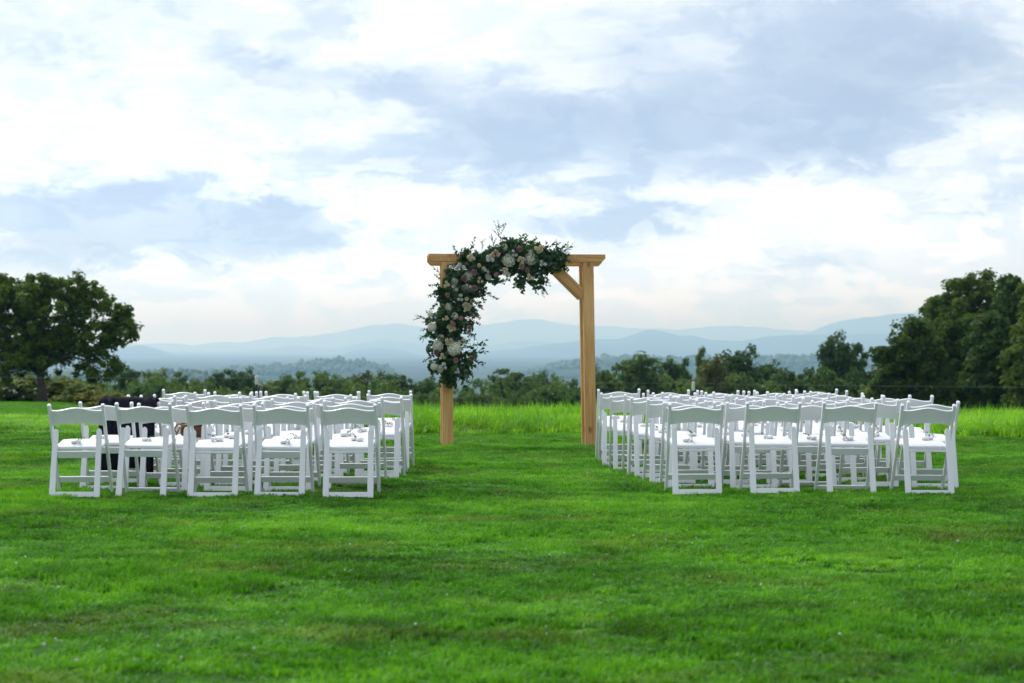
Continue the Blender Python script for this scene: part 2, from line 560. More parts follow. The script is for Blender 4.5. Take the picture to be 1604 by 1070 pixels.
def forest(name, hill, n, rad, label, ylim):
    """tree crowns that read as one mass, seated on the hill's mesh"""
    me = hill.data
    co = np.zeros(len(me.vertices) * 3, dtype=np.float32); me.vertices.foreach_get('co', co); co = co.reshape(-1, 3)
    nx = 420
    g = co.reshape(-1, nx, 3)
    vs, fs, off = [], [], 0
    for _ in range(n):
        j = rng.random() ** 0.7 * (25 - ylim) + ylim
        i = rng.uniform(60, nx - 60)
        j0, i0 = int(min(j, g.shape[0] - 2)), int(i)
        fj, fi = j - j0, i - i0
        p = (g[j0, i0] * (1 - fi) + g[j0, i0 + 1] * fi) * (1 - fj) + (g[j0 + 1, i0] * (1 - fi) + g[j0 + 1, i0 + 1] * fi) * fj
        r = rad * rng.uniform(0.6, 1.25)
        c, f = puffs[rng.integers(4)]
        vs.append(c * np.array([r, r, r * rng.uniform(0.9, 1.5)]) + p + np.array([0, 0, r * 0.5]))
        fs.append(f + off); off += len(c)
    o = link(name, mesh_np(name, np.concatenate(vs), np.concatenate(fs), M_canopy, False))
    tag(o, label, 'woods', kind='stuff')


forest('hill_woods', hillA, 2600, 6.0, 'distant woods covering the low hill left of the arch', 12)
forest('hill_woods', hillB, 3000, 6.4, 'distant woods covering the long hill right of the arch', 14)
forest('hill_woods', hillC, 2200, 4.2, 'distant pale green woods on the rise behind the left hedgerow', 12)


# ------------------------------------------------------------------ trees
def unit(n, r):
    v = r.normal(size=(n, 3))
    return v / np.linalg.norm(v, axis=1, keepdims=True)


def leaves(centres, normals, size, r, aspect=0.7):
    """diamond leaf blades, folded along the midrib"""
    n = len(centres)
    t = np.cross(normals, unit(n, r))
    t /= np.linalg.norm(t, axis=1, keepdims=True) + 1e-9
    b = np.cross(normals, t)
    s = size * r.uniform(0.6, 1.3, (n, 1))
    v = np.empty((n, 4, 3))
    v[:, 0] = centres - t * s * 0.55
    v[:, 1] = centres + b * s * aspect * 0.5 + normals * s * 0.12
    v[:, 2] = centres + t * s * 0.55
    v[:, 3] = centres - b * s * aspect * 0.5 + normals * s * 0.12
    return v.reshape(-1, 3), np.arange(n * 4).reshape(n, 4)


def crown_mesh(name, clumps, per, size, r, mat, flat=0.75):
    """clumps: (n,4) centre and radius"""
    cs, ns = [], []
    for c in clumps:
        k = max(6, int(per * r.uniform(0.7, 1.3)))
        u = unit(k, r)
        rad = c[3] * r.random((k, 1)) ** 0.45
        p = u * rad * np.array([1, 1, flat])
        cs.append(p + c[:3])
        nn = u * 0.6 + unit(k, r) * 0.7 + np.array([0, 0, 0.55])
        ns.append(nn / np.linalg.norm(nn, axis=1, keepdims=True))
    v, f = leaves(np.concatenate(cs), np.concatenate(ns), size, r)
    return mesh_np(name, v, f, mat)


def clumps_for(lobes_, n, rc, r, shell=0.35):
    """clump centres spread through a union of ellipsoid lobes (x,y,z,rx,ry,rz)"""
    L = np.array(lobes_, dtype=float)
    vol = (L[:, 3] * L[:, 4] * L[:, 5]) ** 0.8
    pick = r.choice(len(L), n, p=vol / vol.sum())
    u = unit(n, r)
    rr = (shell + (1 - shell) * r.random((n, 1))) ** 1.0
    p = L[pick, :3] + u * L[pick, 3:] * rr
    return np.column_stack([p, rc * r.uniform(0.65, 1.35, n)])


def branch_meshes(base_r, height, targets, r, lean=(0, 0), split=0.35):
    bt = bmesh.new()
    top = Vector((lean[0], lean[1], height))
    k = 7
    pts, rad = [], []
    for i in range(k):
        t = i / (k - 1)
        pts.append(Vector((lean[0] * t + r.normal() * base_r * 0.25 * (i > 0), lean[1] * t + r.normal() * base_r * 0.25 * (i > 0), height * t)))
        rad.append(base_r * (1.25 if i == 0 else 1 - 0.72 * t))
    tube(bt, pts, rad, 9)
    bl = bmesh.new()
    for tg in targets:
        tg = Vector(tg)
        t0 = r.uniform(split, 0.9)
        a = pts[0].lerp(top, t0)
        mid = a.lerp(tg, 0.5) + Vector((r.normal(), r.normal(), abs(r.normal()))) * (tg - a).length * 0.07
        r0 = base_r * (1 - 0.7 * t0) * 0.62
        tube(bl, [a, a.lerp(mid, 0.5), mid, mid.lerp(tg, 0.6), tg], [r0, r0 * 0.8, r0 * 0.55, r0 * 0.34, r0 * 0.12], 5)
    return bm_mesh('trunk', bt, M_bark, True), bm_mesh('branches', bl, M_bark, True)


def build_tree(name, loc, lobes_, nclump, rc, per, leaf, mat, trunk_r, trunk_h, seed, label, cat='tree', group=None, nb=26, lean=(0, 0)):
    r = np.random.default_rng(seed)
    cl = clumps_for(lobes_, nclump, rc, r)
    t = empty(name, loc)
    tag(t, label, cat, group)
    tm, bmn = branch_meshes(trunk_r, trunk_h, [c[:3] for c in cl[r.choice(len(cl), min(nb, len(cl)), replace=False)]], r, lean)
    link('trunk', tm, t)
    link('branches', bmn, t)
    link('crown', crown_mesh('crown', cl, per, leaf, r, mat), t)
    return t


M_maple = mat_leaf('maple_leaves', [(0.28, (0.020, 0.056, 0.010)), (0.5, (0.052, 0.116, 0.016)), (0.72, (0.15, 0.22, 0.03))], 0.7, 0.38, fine=3.0)
M_lind = mat_leaf('linden_leaves', [(0.28, (0.038, 0.078, 0.017)), (0.5, (0.086, 0.150, 0.028)), (0.75, (0.20, 0.27, 0.05))], 0.5, 0.40, fine=2.2)
M_dark = mat_leaf('dark_leaves', [(0.25, (0.030, 0.070, 0.020)), (0.55, (0.076, 0.145, 0.034)), (0.8, (0.17, 0.25, 0.05))], 0.4, 0.38, fine=1.6)
M_mid = mat_leaf('mid_leaves', [(0.25, (0.036, 0.082, 0.022)), (0.55, (0.085, 0.16, 0.038)), (0.8, (0.17, 0.24, 0.06))], 0.4, 0.36, fine=1.6)
M_olive = mat_leaf('olive_leaves', [(0.25, (0.045, 0.075, 0.020)), (0.55, (0.105, 0.135, 0.036)), (0.8, (0.19, 0.20, 0.058))], 0.4, 0.34, fine=1.6)
M_shrub = mat_leaf('hedge_leaves', [(0.25, (0.075, 0.125, 0.025)), (0.5, (0.17, 0.235, 0.045)), (0.8, (0.32, 0.34, 0.09))], 0.7, 0.35, fine=3.0)
M_gold_rod = mat_leaf('goldenrod_leaves', [(0.25, (0.085, 0.120, 0.022)), (0.5, (0.21, 0.235, 0.04)), (0.8, (0.40, 0.37, 0.07))], 0.9, 0.35, fine=4.0)

# lone maple on the left
D = 100.0
base = P(65, 632, D)
base.z = Hs(base.x, base.y)


def rel(px, py, rx, ry, depth=1.0, dyo=0.0):
    p = P(px, py, D)
    k = D / F
    return (p.x - base.x, dyo, p.z - base.z, rx * k, rx * k * depth, ry * k)


maple_lobes = [rel(-30, 500, 70, 62, 0.9), rel(20, 470, 52, 40, 1.0), rel(65, 465, 60, 38, 1.0, -0.8), rel(125, 475, 48, 42, 1.0, .5),
               rel(70, 530, 85, 44, 1.0, 0.6), rel(150, 530, 52, 44, 0.9), rel(40, 560, 70, 28, 1.0, -.6), rel(150, 572, 48, 26, 1.0),
               rel(193, 520, 26, 24, 1.0), rel(178, 490, 26, 28, .9), rel(10, 445, 16, 20, 1.0), rel(118, 448, 22, 24, 1.0), rel(140, 458, 18, 20, 1.0),
               rel(40, 446, 16, 20, 1), rel(180, 588, 22, 14, 1), rel(-60, 560, 60, 35, 1), rel(90, 590, 30, 14, 1), rel(20, 590, 30, 12, 1), rel(78, 448, 18, 18, 1), rel(206, 512, 14, 14, 1)]
build_tree('maple_tree', base, maple_lobes, 720, 0.33, 66, 0.19, M_maple, 0.25, 3.6, 5,
           'broad dark green tree with a short grey trunk at the left edge', nb=46)

# big trees on the right
k_ = None


def big_tree(cx, D_, lob_px, n, seed, mat, label):
    kk = D_ / F
    x0 = (cx - CX) * kk
    z0 = Hs(x0, D_)
    r = np.random.default_rng(seed)
    lob = []
    for (px, py, rx, ry) in lob_px:
        lob.append(((px - cx) * kk, r.uniform(-.5, .5) * rx * kk, HC - (py - CY) * kk - z0, rx * kk, rx * kk * 1.0, ry * kk))
        for _ in range(3):       # twiggy outline
            a = r.uniform(-0.4, 3.5)
            lob.append(((px - cx + math.cos(a) * rx * .92) * kk, r.uniform(-.6, .6) * rx * kk, HC - (py - CY - math.sin(a) * ry * .95) * kk - z0, 7 * kk, 7 * kk, 10 * kk))
    top = max(q[2] for q in lob)
    return build_tree('tall_tree', (x0, D_, z0), lob, n, 0.48, 95, 0.25, mat, 0.30, top * 0.85, seed, label, nb=34)


big_tree(1424, 118, [(1440, 525, 24, 26), (1420, 545, 30, 30), (1398, 565, 24, 30), (1440, 570, 40, 34), (1395, 605, 26, 34), (1440, 615, 50, 40)], 320, 31, M_lind,
         'dark tall tree at the left foot of the right-hand clump')
big_tree(1512, 128, [(1528, 452, 26, 24), (1500, 468, 30, 30), (1545, 478, 40, 38), (1480, 492, 34, 32), (1515, 515, 60, 44), (1465, 530, 40, 36), (1550, 545, 60, 50), (1490, 575, 70, 48), (1530, 610, 80, 44)], 620, 32, M_lind,
         'tallest dark leafy tree of the clump on the right')
big_tree(1576, 116, [(1580, 462, 18, 22), (1576, 492, 34, 32), (1560, 530, 46, 40), (1590, 540, 50, 50), (1545, 585, 52, 44), (1590, 600, 70, 48)], 480, 33, M_dark,
         'dark green tree in front of the tallest one in the right-hand clump')
big_tree(1640, 111, [(1618, 470, 18, 24), (1640, 500, 44, 40), (1625, 550, 46, 46), (1660, 570, 70, 60), (1630, 610, 60, 44)], 420, 34, M_lind,
         'dark tree cut off by the right edge of the photograph')

# ---- the belt of trees below the lawn: seven grown forms, each tree its own copy
PROTO = {}


def proto(key, seed, lob, n, rc, per, leaf, mat, tr=0.035, th=0.7):
    r = np.random.default_rng(seed)
    cl = clumps_for(lob, n, rc, r)
    tm, bmn = branch_meshes(tr, th, [c[:3] for c in cl[r.choice(n, 14, replace=False)]], r)
    PROTO[key] = (tm, bmn, crown_mesh('crown_' + key, cl, per, leaf, r, mat))


def rnd_lobes(seed, n, wid, zlo, zhi, s0, s1, taper=0.0):
    r = np.random.default_rng(seed)
    out = []
    for i in range(n):
        t = (i + 0.5) / n
        pr = math.sqrt(max(0.05, 1 - (2 * t - 0.75) ** 2 / 1.6)) * (1 - taper * t)
        a = r.uniform(0, 6.28)
        q = wid * pr * r.uniform(0.2, 0.75)
        s = r.uniform(s0, s1) * (1 - 0.4 * taper * t)
        out.append((math.cos(a) * q, math.sin(a) * q, zlo + (zhi - zlo) * t, s, s, s * 0.8))
    return out


# unit trees: 1 tall, about 1 wide
def grown(key, seed, wid, zlo, zhi, s0, s1, n, rc, per, leaf, mat, taper=0.0, nl=22, **kw):
    proto(key, seed, rnd_lobes(seed, nl, wid, zlo, zhi, s0, s1, taper), n, rc, per, leaf, mat, **kw)


grown('round', 41, .34, .16, .84, .15, .22, 330, .060, 52, .036, M_dark)
grown('broad', 42, .38, .10, .82, .15, .21, 360, .060, 52, .036, M_dark)
grown('green', 43, .36, .08, .84, .14, .20, 340, .060, 50, .036, M_mid)
grown('olive', 44, .34, .10, .84, .14, .21, 330, .060, 50, .036, M_olive)
grown('airy', 45, .24, .10, .90, .09, .15, 210, .052, 42, .030, M_mid, 0.4)
grown('bush', 46, .40, .06, .78, .16, .22, 340, .060, 52, .038, M_mid)
proto('spire', 47, [(0, 0, .08 + .082 * i, .32 * (1 - i / 11.5), .32 * (1 - i / 11.5), .07) for i in range(11)], 300, .055, 45, .034, M_dark)
grown('shrub', 48, .42, .05, .78, .15, .21, 300, .062, 52, .040, M_shrub, tr=0.02, th=0.5)
grown('golden', 49, .42, .05, .78, .15, .21, 300, .062, 52, .040, M_gold_rod, tr=0.02, th=0.5)


def plant(name, key, px, top, width, D_, label, cat='tree', group=None, zb=None, wscale=1.0):
    k = D_ / F
    x = (px - CX) * k
    z0 = Hs(x, D_) - 0.15 if zb is None else zb
    ht = HC - (top - CY) * k - z0
    t = empty(name, (x, D_, z0), random.uniform(0, 6.28))
    tag(t, label, cat, group)
    tm, bmn, cr = PROTO[key]
    sx = max(width * k * 1.85, ht * 0.45) * wscale
    for nm, me in (('trunk', tm), ('branches', bmn), ('crown', cr)):
        o = link(nm, me, t)
        o.scale = (sx, sx, ht * 1.06)
    return t


BELT = 'trees in the belt below the lawn'
belt = [
    # proto, x, top, width, depth, label
    ('green', 203, 578, 46, 190, 'yellow-green bushy tree just right of the dark maple'),
    ('round', 246, 580, 52, 215, 'dark round tree right of the yellow-green one near the maple'),
    ('broad', 288, 583, 50, 225, 'dark squat tree, third in the belt right of the maple'),
    ('bush', 318, 591, 44, 200, 'low pale green tree between two dark trees left of the fence post'),
    ('broad', 350, 579, 62, 220, 'wide dark tree left of the left fence post'),
    ('round', 384, 578, 52, 228, 'dark tree directly behind the left fence post'),
    ('olive', 425, 598, 36, 185, 'small brownish tree just right of the left fence post'),
    ('green', 446, 590, 46, 210, 'mid green tree behind the small brownish one'),
    ('broad', 470, 582, 62, 222, 'wide dark tree below the left wooded hill'),
    ('green', 505, 586, 50, 205, 'mid green tree below the crest of the left wooded hill'),
    ('round', 532, 588, 46, 215, 'dark round tree below the right half of the left wooded hill'),
    ('olive', 563, 581, 48, 220, 'brownish green tree in the belt left of the blue-green pair'),
    ('round', 603, 582, 54, 230, 'dark blue-green tree at the right foot of the left wooded hill'),
    ('broad', 640, 588, 58, 215, 'dark tree just left of the flower-wrapped post'),
    ('green', 672, 592, 50, 205, 'mid green tree behind the flower-wrapped post'),
    ('bush', 722, 607, 54, 180, 'low yellow-green tree just right of the flower-wrapped post'),
    ('spire', 756, 602, 26, 178, 'small dark conifer in the gap right of the flower-wrapped post'),
    ('broad', 800, 578, 86, 210, 'large dark tree in the middle of the arch opening'),
    ('round', 852, 583, 60, 218, 'dark tree right of the large one inside the arch opening'),
    ('bush', 876, 597, 56, 180, 'pale green rounded tree inside the arch near its right post'),
    ('airy', 900, 591, 36, 205, 'thin airy tree just left of the bare right post'),
    ('round', 946, 575, 64, 205, 'dark tree just right of the bare right post'),
    ('green', 1004, 556, 86, 190, 'big mid green willow-like tree right of the arch'),
    ('green', 1050, 563, 48, 196, 'mid green tree left of the airy tall one behind the right chairs'),
    ('airy', 1074, 557, 36, 212, 'thin tree beside the tall airy one behind the right chairs'),
    ('airy', 1099, 540, 40, 205, 'tall airy blue-green tree behind the right fence post'),
    ('olive', 1124, 556, 64, 186, 'olive tree in front of the large dark round one'),
    ('round', 1158, 544, 80, 204, 'large dark round tree behind the middle of the right chairs'),
    ('bush', 1176, 581, 50, 178, 'low green tree in front of the large dark round one'),
    ('green', 1208, 569, 60, 190, 'mid green tree right of the large dark round one'),
    ('bush', 1242, 573, 66, 184, 'rounded green tree midway between the large round and lone tall trees'),
    ('broad', 1270, 580, 58, 192, 'dark squat tree left of the lone tall tree'),
    ('bush', 1306, 572, 66, 172, 'green bushy tree at the foot of the lone tall tree'),
    ('round', 1320, 522, 76, 196, 'lone tall round tree standing above the belt on the right'),
    ('bush', 1350, 572, 50, 178, 'pale green tree between the lone tall tree and the right clump'),
    ('shrub', 1370, 597, 46, 140, 'yellow-green shrub at the left foot of the right clump'),
    ('bush', 1405, 588, 60, 150, 'low green tree in front of the right clump'),
]
for b_ in belt:
    plant('shrub_tree' if b_[0] in ('shrub',) else ('conifer_tree' if b_[0] == 'spire' else 'belt_tree'), b_[0], b_[1], b_[2], b_[3], b_[4], b_[5], 'tree', BELT)
# dark young conifers along the lower edge of the belt
for i, (px, top, wd, lab) in enumerate([
        (690, 616, 24, 'short dark conifer right behind the base of the flower-wrapped post'), (738, 618, 22, 'short dark conifer left of the middle of the arch opening'),
        (778, 612, 26, 'short dark conifer below the large tree, left one inside the arch'), (806, 610, 24, 'short dark conifer centred inside the arch opening'),
        (832, 614, 26, 'short dark conifer below the large tree, right one inside the arch'), (858, 620, 24, 'short dark conifer in front of the pale green rounded tree'),
        (660, 618, 26, 'short dark conifer left of the flower-wrapped post'), (232, 606, 26, 'short dark conifer beside the hedgerow near the maple')]):
    plant('conifer_tree', 'spire', px, top, wd, 165 + 3 * (i % 3), lab, 'tree', 'young conifers along the belt', wscale=0.8)

# thicket that closes the belt at its foot
tr_ = np.random.default_rng(91)
cl = []
for _ in range(1500):
    D_ = tr_.uniform(165, 245)
    px = tr_.uniform(150, 1460)
    x = (px - CX) * D_ / F
    z0 = Hs(x, D_)
    ztop = HC - (600 + 9 * math.sin(px * .021) + 6 * math.sin(px * .07 + 1) - CY) * D_ / F
    cl.append((x, D_, z0 + (ztop - z0) * tr_.random() ** 0.7, tr_.uniform(.5, .95)))
for nm, lo, mt in (('thicket', 0, M_dark), ('thicket', 1, M_mid)):
    tag(link(nm, crown_mesh(nm, cl[lo::2], 34, 0.36, tr_, mt)), ['dark', 'mid green'][lo] + ' undergrowth closing the foot of the tree belt', 'undergrowth', kind='stuff')

HEDGE = 'hedgerow shrubs behind the maple'
for key, px, top, wd, D_, lab in [
        ('shrub', -30, 588, 80, 112, 'pale green hedgerow shrub cut off by the left edge'),
        ('shrub', 12, 592, 60, 108, 'pale green shrub left of the maple trunk'),
        ('shrub', 48, 590, 56, 110, 'flowering pale green shrub directly left of the maple trunk'),
        ('shrub', 92, 592, 58, 109, 'pale green shrub just right of the maple trunk'),
        ('shrub', 124, 600, 54, 106, 'reddish green shrub, second right of the maple trunk'),
        ('golden', 150, 607, 46, 104, 'yellowing shrub under the right side of the maple'),
        ('golden', 178, 610, 46, 103, 'golden yellow shrub at the right end of the hedgerow'),
        ('bush', 30, 583, 70, 122, 'darker green shrub showing above the hedgerow left of the trunk'),
        ('bush', 118, 590, 80, 120, 'darker green shrub behind the hedgerow right of the trunk'),
        ('shrub', 205, 622, 36, 102, 'low green weed clump at the end of the hedgerow')]:
    plant('hedge_shrub', key, px, top - 3, wd, D_, lab, 'shrub', HEDGE, wscale=1.2)

# white flower heads of the hedgerow: one mass
vs, fs, off = [], [], 0
c0, f0 = puffs[0]
for _ in range(38):
    px, py = rng.uniform(0, 78), rng.uniform(598, 622)
    p = P(px, py, 105.0 + rng.uniform(-1, 1))
    s = rng.uniform(0.025, 0.055)
    vs.append(c0 * np.array([s, s, s * 0.5]) + np.array(p)); fs.append(f0 + off); off += len(c0)
tag(link('hedge_blossom', mesh_np('hedge_blossom', np.concatenate(vs), np.concatenate(fs), M_cap)), 'small white flower heads scattered over the hedgerow', 'flowers', kind='stuff')

# ------------------------------------------------------------------ air: one closed box of thin haze
hb = bmesh.new()
add_box(hb, 0, 26000 - 250, 205, 62000, 52500, 2 * 290)
haze = link('haze', bm_mesh('haze', hb))
hm = bpy.data.materials.new('haze_air')
hm.use_nodes = True
hm.node_tree.nodes.clear()
T = NT(hm.node_tree)
pv = T.n('ShaderNodeVolumePrincipled')
pv.inputs['Color'].default_value = (0.40, 0.655, 1.0, 1)
pv.inputs['Absorption Color'].default_value = (0.95, 1, 1, 1)
pv.inputs['Density'].default_value = 0.00011
pv.inputs['Anisotropy'].default_value = 0.55
ho = T.n('ShaderNodeOutputMaterial')
T.put(ho.inputs['Volume'], pv.outputs[0])
haze.data.materials.append(hm)
tag(haze, 'pale blue haze filling the air over the valley', 'haze', kind='stuff')


# ------------------------------------------------------------------ grass
def mat_grass(name, dark, mid, light, dry, trans, tcol, dryness=0.5):
    m = bpy.data.materials.new(name)
    m.use_nodes = True
    m.node_tree.nodes.clear()
    T = NT(m.node_tree)
    g = T.n('ShaderNodeNewGeometry')
    pos = g.outputs['Position']
    sq = T.n('ShaderNodeMapping')
    sq.inputs['Scale'].default_value = (0.75, 1.0, 0.0)
    T.put(sq.inputs[0], pos)
    p2 = sq.outputs[0]
    n1 = T.noise(p2, 0.5, 3, 0.6)
    n2 = T.noise(p2, 3.6, 3, 0.65)
    n3 = T.noise(pos, 38.0, 2, 0.6)
    f = T.math('MULTIPLY_ADD', n2, 1.0, T.math('MULTIPLY', n1, 1.15))
    f = T.math('MULTIPLY_ADD', n3, 0.75, T.math('SUBTRACT', f, 0.97))
    col = T.ramp(f, [(0.22, dark), (0.5, mid), (0.80, light)])
    n4 = T.noise(p2, 1.1, 5, 0.65)
    n5 = T.noise(pos, 90.0, 1, 0.5)
    dr = T.math('MULTIPLY', T.smooth(n4, 0.50, 0.70), T.smooth(n5, 0.40, 0.60))
    col = T.mix(T.math('MULTIPLY', dr, dryness), col, dry)
    n6 = T.noise(p2, 0.8, 3, 0.5)
    bl = T.math('MULTIPLY', T.smooth(n6, 0.52, 0.68), 0.55)
    col = T.mix(bl, col, T.mix(1.0, col, (1.15, 1.04, 2.3), 'MULTIPLY'))
    p = T.n('ShaderNodeBsdfPrincipled')
    T.put(p.inputs['Base Color'], col)
    p.inputs['Roughness'].default_value = 0.5
    p.inputs['Specular IOR Level'].default_value = 0.22
    tr = T.n('ShaderNodeBsdfTranslucent')
    T.put(tr.inputs[0], T.mix(1.0, col, tcol, 'MULTIPLY'))
    ms = T.n('ShaderNodeMixShader')
    ms.inputs[0].default_value = trans
    T.put(ms.inputs[1], p.outputs[0]); T.put(ms.inputs[2], tr.outputs[0])
    o = T.n('ShaderNodeOutputMaterial')
    T.put(o.inputs[0], ms.outputs[0])
    return m


M_lawn = mat_grass('lawn_blades', (0.034, 0.128, 0.006), (0.094, 0.320, 0.014), (0.220, 0.530, 0.030), (0.36, 0.30, 0.10), 0.38, (1.35, 1.3, 0.6), 0.6)
M_tall = mat_grass('meadow_blades', (0.065, 0.205, 0.012), (0.175, 0.455, 0.022), (0.37, 0.66, 0.05), (0.42, 0.42, 0.14), 0.45, (1.4, 1.3, 0.7), 0.45)


def tuft(name, n, rad, hgt, wid, lean, mat, seed, clump=16, spread=0.013):
    """a patch of bent tapering blades (quad + tip each)"""
    r = np.random.default_rng(seed)
    nc = max(1, n // clump)
    ca = r.uniform(0, 6.2832, nc); cq = rad * np.sqrt(r.random(nc))
    cc = np.column_stack([np.cos(ca) * cq, np.sin(ca) * cq])
    ch = r.uniform(0.6, 1.3, nc)
    who = r.integers(0, nc, n)
    dv = r.normal(0, spread, (n, 2))
    base_ = np.column_stack([cc[who] + dv, np.full(n, -0.008)])
    h = (hgt * r.uniform(0.5, 1.1, n) * ch[who])[:, None]
    la = np.arctan2(dv[:, 1], dv[:, 0]) + r.normal(0, 0.7, n)
    ld = np.column_stack([np.cos(la), np.sin(la), np.zeros(n)])
    side = np.column_stack([-np.sin(la + r.normal(0, .6, n)), np.cos(la), np.zeros(n)])
    ln = (lean * r.uniform(0.2, 1.4, n))[:, None]
    w_ = (wid * r.uniform(0.7, 1.3, n))[:, None]
    up = np.array([0, 0, 1.0])
    v = np.empty((n, 5, 3))
    v[:, 0] = base_ - side * w_ * 0.5
    v[:, 1] = base_ + side * w_ * 0.5
    m_ = base_ + up * h * 0.6 + ld * ln * h * 0.3
    v[:, 2] = m_ + side * w_ * 0.42
    v[:, 3] = m_ - side * w_ * 0.42
    v[:, 4] = base_ + up * h * (1 - 0.25 * ln) + ld * ln * h * 0.95
    v = v.reshape(-1, 3)
    i0 = np.arange(n)[:, None] * 5
    tris = np.concatenate([i0 + np.array([[0, 1, 2]]), i0 + np.array([[0, 2, 3]]), i0 + np.array([[3, 2, 4]])])
    return bpy.data.objects.new(name, mesh_np(name, v, tris, mat))


def scatter(name, pts, rot, scl, sources, label, cat):
    """one object: a point per patch, the patch put there by geometry nodes"""
    me = bpy.data.meshes.new(name)
    n = len(pts)
    me.vertices.add(n)
    me.vertices.foreach_set('co', np.asarray(pts, dtype=np.float32).ravel())
    a = me.attributes.new('turn', 'FLOAT', 'POINT'); a.data.foreach_set('value', np.asarray(rot, dtype=np.float32))
    a = me.attributes.new('size', 'FLOAT_VECTOR', 'POINT'); a.data.foreach_set('vector', np.asarray(scl, dtype=np.float32).ravel())
    a = me.attributes.new('pick', 'INT', 'POINT'); a.data.foreach_set('value', rng.integers(0, len(sources), n).astype(np.int32))
    o = link(name, me)
    tree = bpy.data.node_groups.new(name, 'GeometryNodeTree')
    tree.interface.new_socket('Geometry', in_out='INPUT', socket_type='NodeSocketGeometry')
    tree.interface.new_socket('Geometry', in_out='OUTPUT', socket_type='NodeSocketGeometry')
    nd = tree.nodes.new
    gi, go = nd('NodeGroupInput'), nd('NodeGroupOutput')
    iop = nd('GeometryNodeInstanceOnPoints')
    g2i = nd('GeometryNodeGeometryToInstance')
    for s_ in sources:
        oi = nd('GeometryNodeObjectInfo')
        oi.inputs['Object'].default_value = s_
        oi.inputs['As Instance'].default_value = True
        oi.transform_space = 'ORIGINAL'
        tree.links.new(oi.outputs['Geometry'], g2i.inputs[0])
    jn = nd('GeometryNodeJoinGeometry')
    for n_ in list(tree.nodes):
        if n_.type == 'OBJECT_INFO':
            tree.links.new(n_.outputs['Geometry'], jn.inputs[0])
    tree.nodes.remove(g2i)
    def attr(nm, typ):
        q = nd('GeometryNodeInputNamedAttribute')
        q.data_type = typ
        q.inputs['Name'].default_value = nm
        return q.outputs[0]
    cx_ = nd('ShaderNodeCombineXYZ')
    tree.links.new(attr('turn', 'FLOAT'), cx_.inputs[2])
    tree.links.new(gi.outputs[0], iop.inputs['Points'])
    tree.links.new(jn.outputs[0], iop.inputs['Instance'])
    iop.inputs['Pick Instance'].default_value = True
    tree.links.new(attr('pick', 'INT'), iop.inputs['Instance Index'])
    tree.links.new(cx_.outputs[0], iop.inputs['Rotation'])
    tree.links.new(attr('size', 'FLOAT_VECTOR'), iop.inputs['Scale'])
    tree.links.new(iop.outputs[0], go.inputs[0])
    md = o.modifiers.new('patches', 'NODES')
    md.node_group = tree
    tag(o, label, cat, kind='stuff')
    return o


def jitter_grid(x0, x1, y0, y1, step):
    gx, gy = np.meshgrid(np.arange(x0, x1, step), np.arange(y0, y1, step))
    p = np.column_stack([gx.ravel(), gy.ravel()])
    return p + rng.uniform(-0.5, 0.5, p.shape) * step


def edge_y(x):
    return 28.4 - 0.24 * np.clip(x, 0, 20) - 0.12 * np.clip(-x, 0, 30) * 0 + 0.25 * np.sin(1.3 * x) * 0.4


def wob(x, y, s, f):
    return np.sin(f * x + s) * np.sin(0.8 * f * y + 1.7 * s) + 0.6 * np.sin(2.1 * f * x + 0.9 * f * y + 2 * s)


lawn_src = [tuft('lawn_patch', 2000, 0.36, 0.040, 0.0060, 0.8, M_lawn, 60 + i) for i in range(5)]
p = jitter_grid(-12, 12, 4.6, 31, 0.34)
p = p[(np.abs(p[:, 0]) < 0.285 * p[:, 1] + 2.0)]
p = p[(p[:, 1] < edge_y(p[:, 0]) + 0.2) | (p[:, 0] < -6.0)]
hs = 1.0 + 0.30 * wob(p[:, 0], p[:, 1], 0.4, 1.1) * 0.6 + 0.22 * rng.normal(size=len(p))
hs = np.clip(hs, 0.55, 1.7)
sc = np.column_stack([rng.uniform(0.9, 1.15, len(p))] * 2 + [hs])
scatter('lawn_grass', np.column_stack([p, H(p[:, 0], p[:, 1])]), rng.uniform(0, 6.28, len(p)), sc, lawn_src, 'short mown green lawn grass around the chairs', 'grass')

far_src = [tuft('far_lawn_patch', 1500, 0.8, 0.085, 0.014, 0.7, M_lawn, 70 + i, 14, 0.03) for i in range(4)]
p = jitter_grid(-34, -4.0, 29.0, 102, 0.75)
ang = p[:, 0] / p[:, 1]
p = p[(ang < -0.15) & (ang > -0.34)]
sc = np.column_stack([rng.uniform(0.9, 1.2, len(p))] * 2 + [rng.uniform(0.7, 1.5, len(p))])
scatter('far_lawn_grass', np.column_stack([p, H(p[:, 0], p[:, 1])]), rng.uniform(0, 6.28, len(p)), sc, far_src, 'sunlit lawn grass running back to the maple on the left', 'grass')

tall_src = [tuft('meadow_patch', 330, 0.34, 0.34, 0.014, 0.6, M_tall, 80 + i, 9, 0.03) for i in range(5)]
p = jitter_grid(-13, 15, 26.0, 44, 0.36)
p = p[(p[:, 1] > edge_y(p[:, 0]) + rng.uniform(-0.25, 0.45, len(p)))]
ang = p[:, 0] / p[:, 1]
p = p[(ang > -0.30) & (ang < 0.33)]
ang = p[:, 0] / p[:, 1]
hs = (0.92 + 0.13 * wob(p[:, 0], p[:, 1], 1.3, 0.9) + 0.19 * rng.normal(size=len(p)))
hs *= 0.42 + 0.58 * sstep(ang, -0.215, -0.10)
front = np.clip((p[:, 1] - edge_y(p[:, 0])) / 0.6, 0.55, 1.0)
hs = np.clip(hs * front * (1 - 0.016 * np.clip(p[:, 0], 0, 12)), 0.2, 1.4)
sc = np.column_stack([rng.uniform(0.9, 1.15, len(p))] * 2 + [hs])
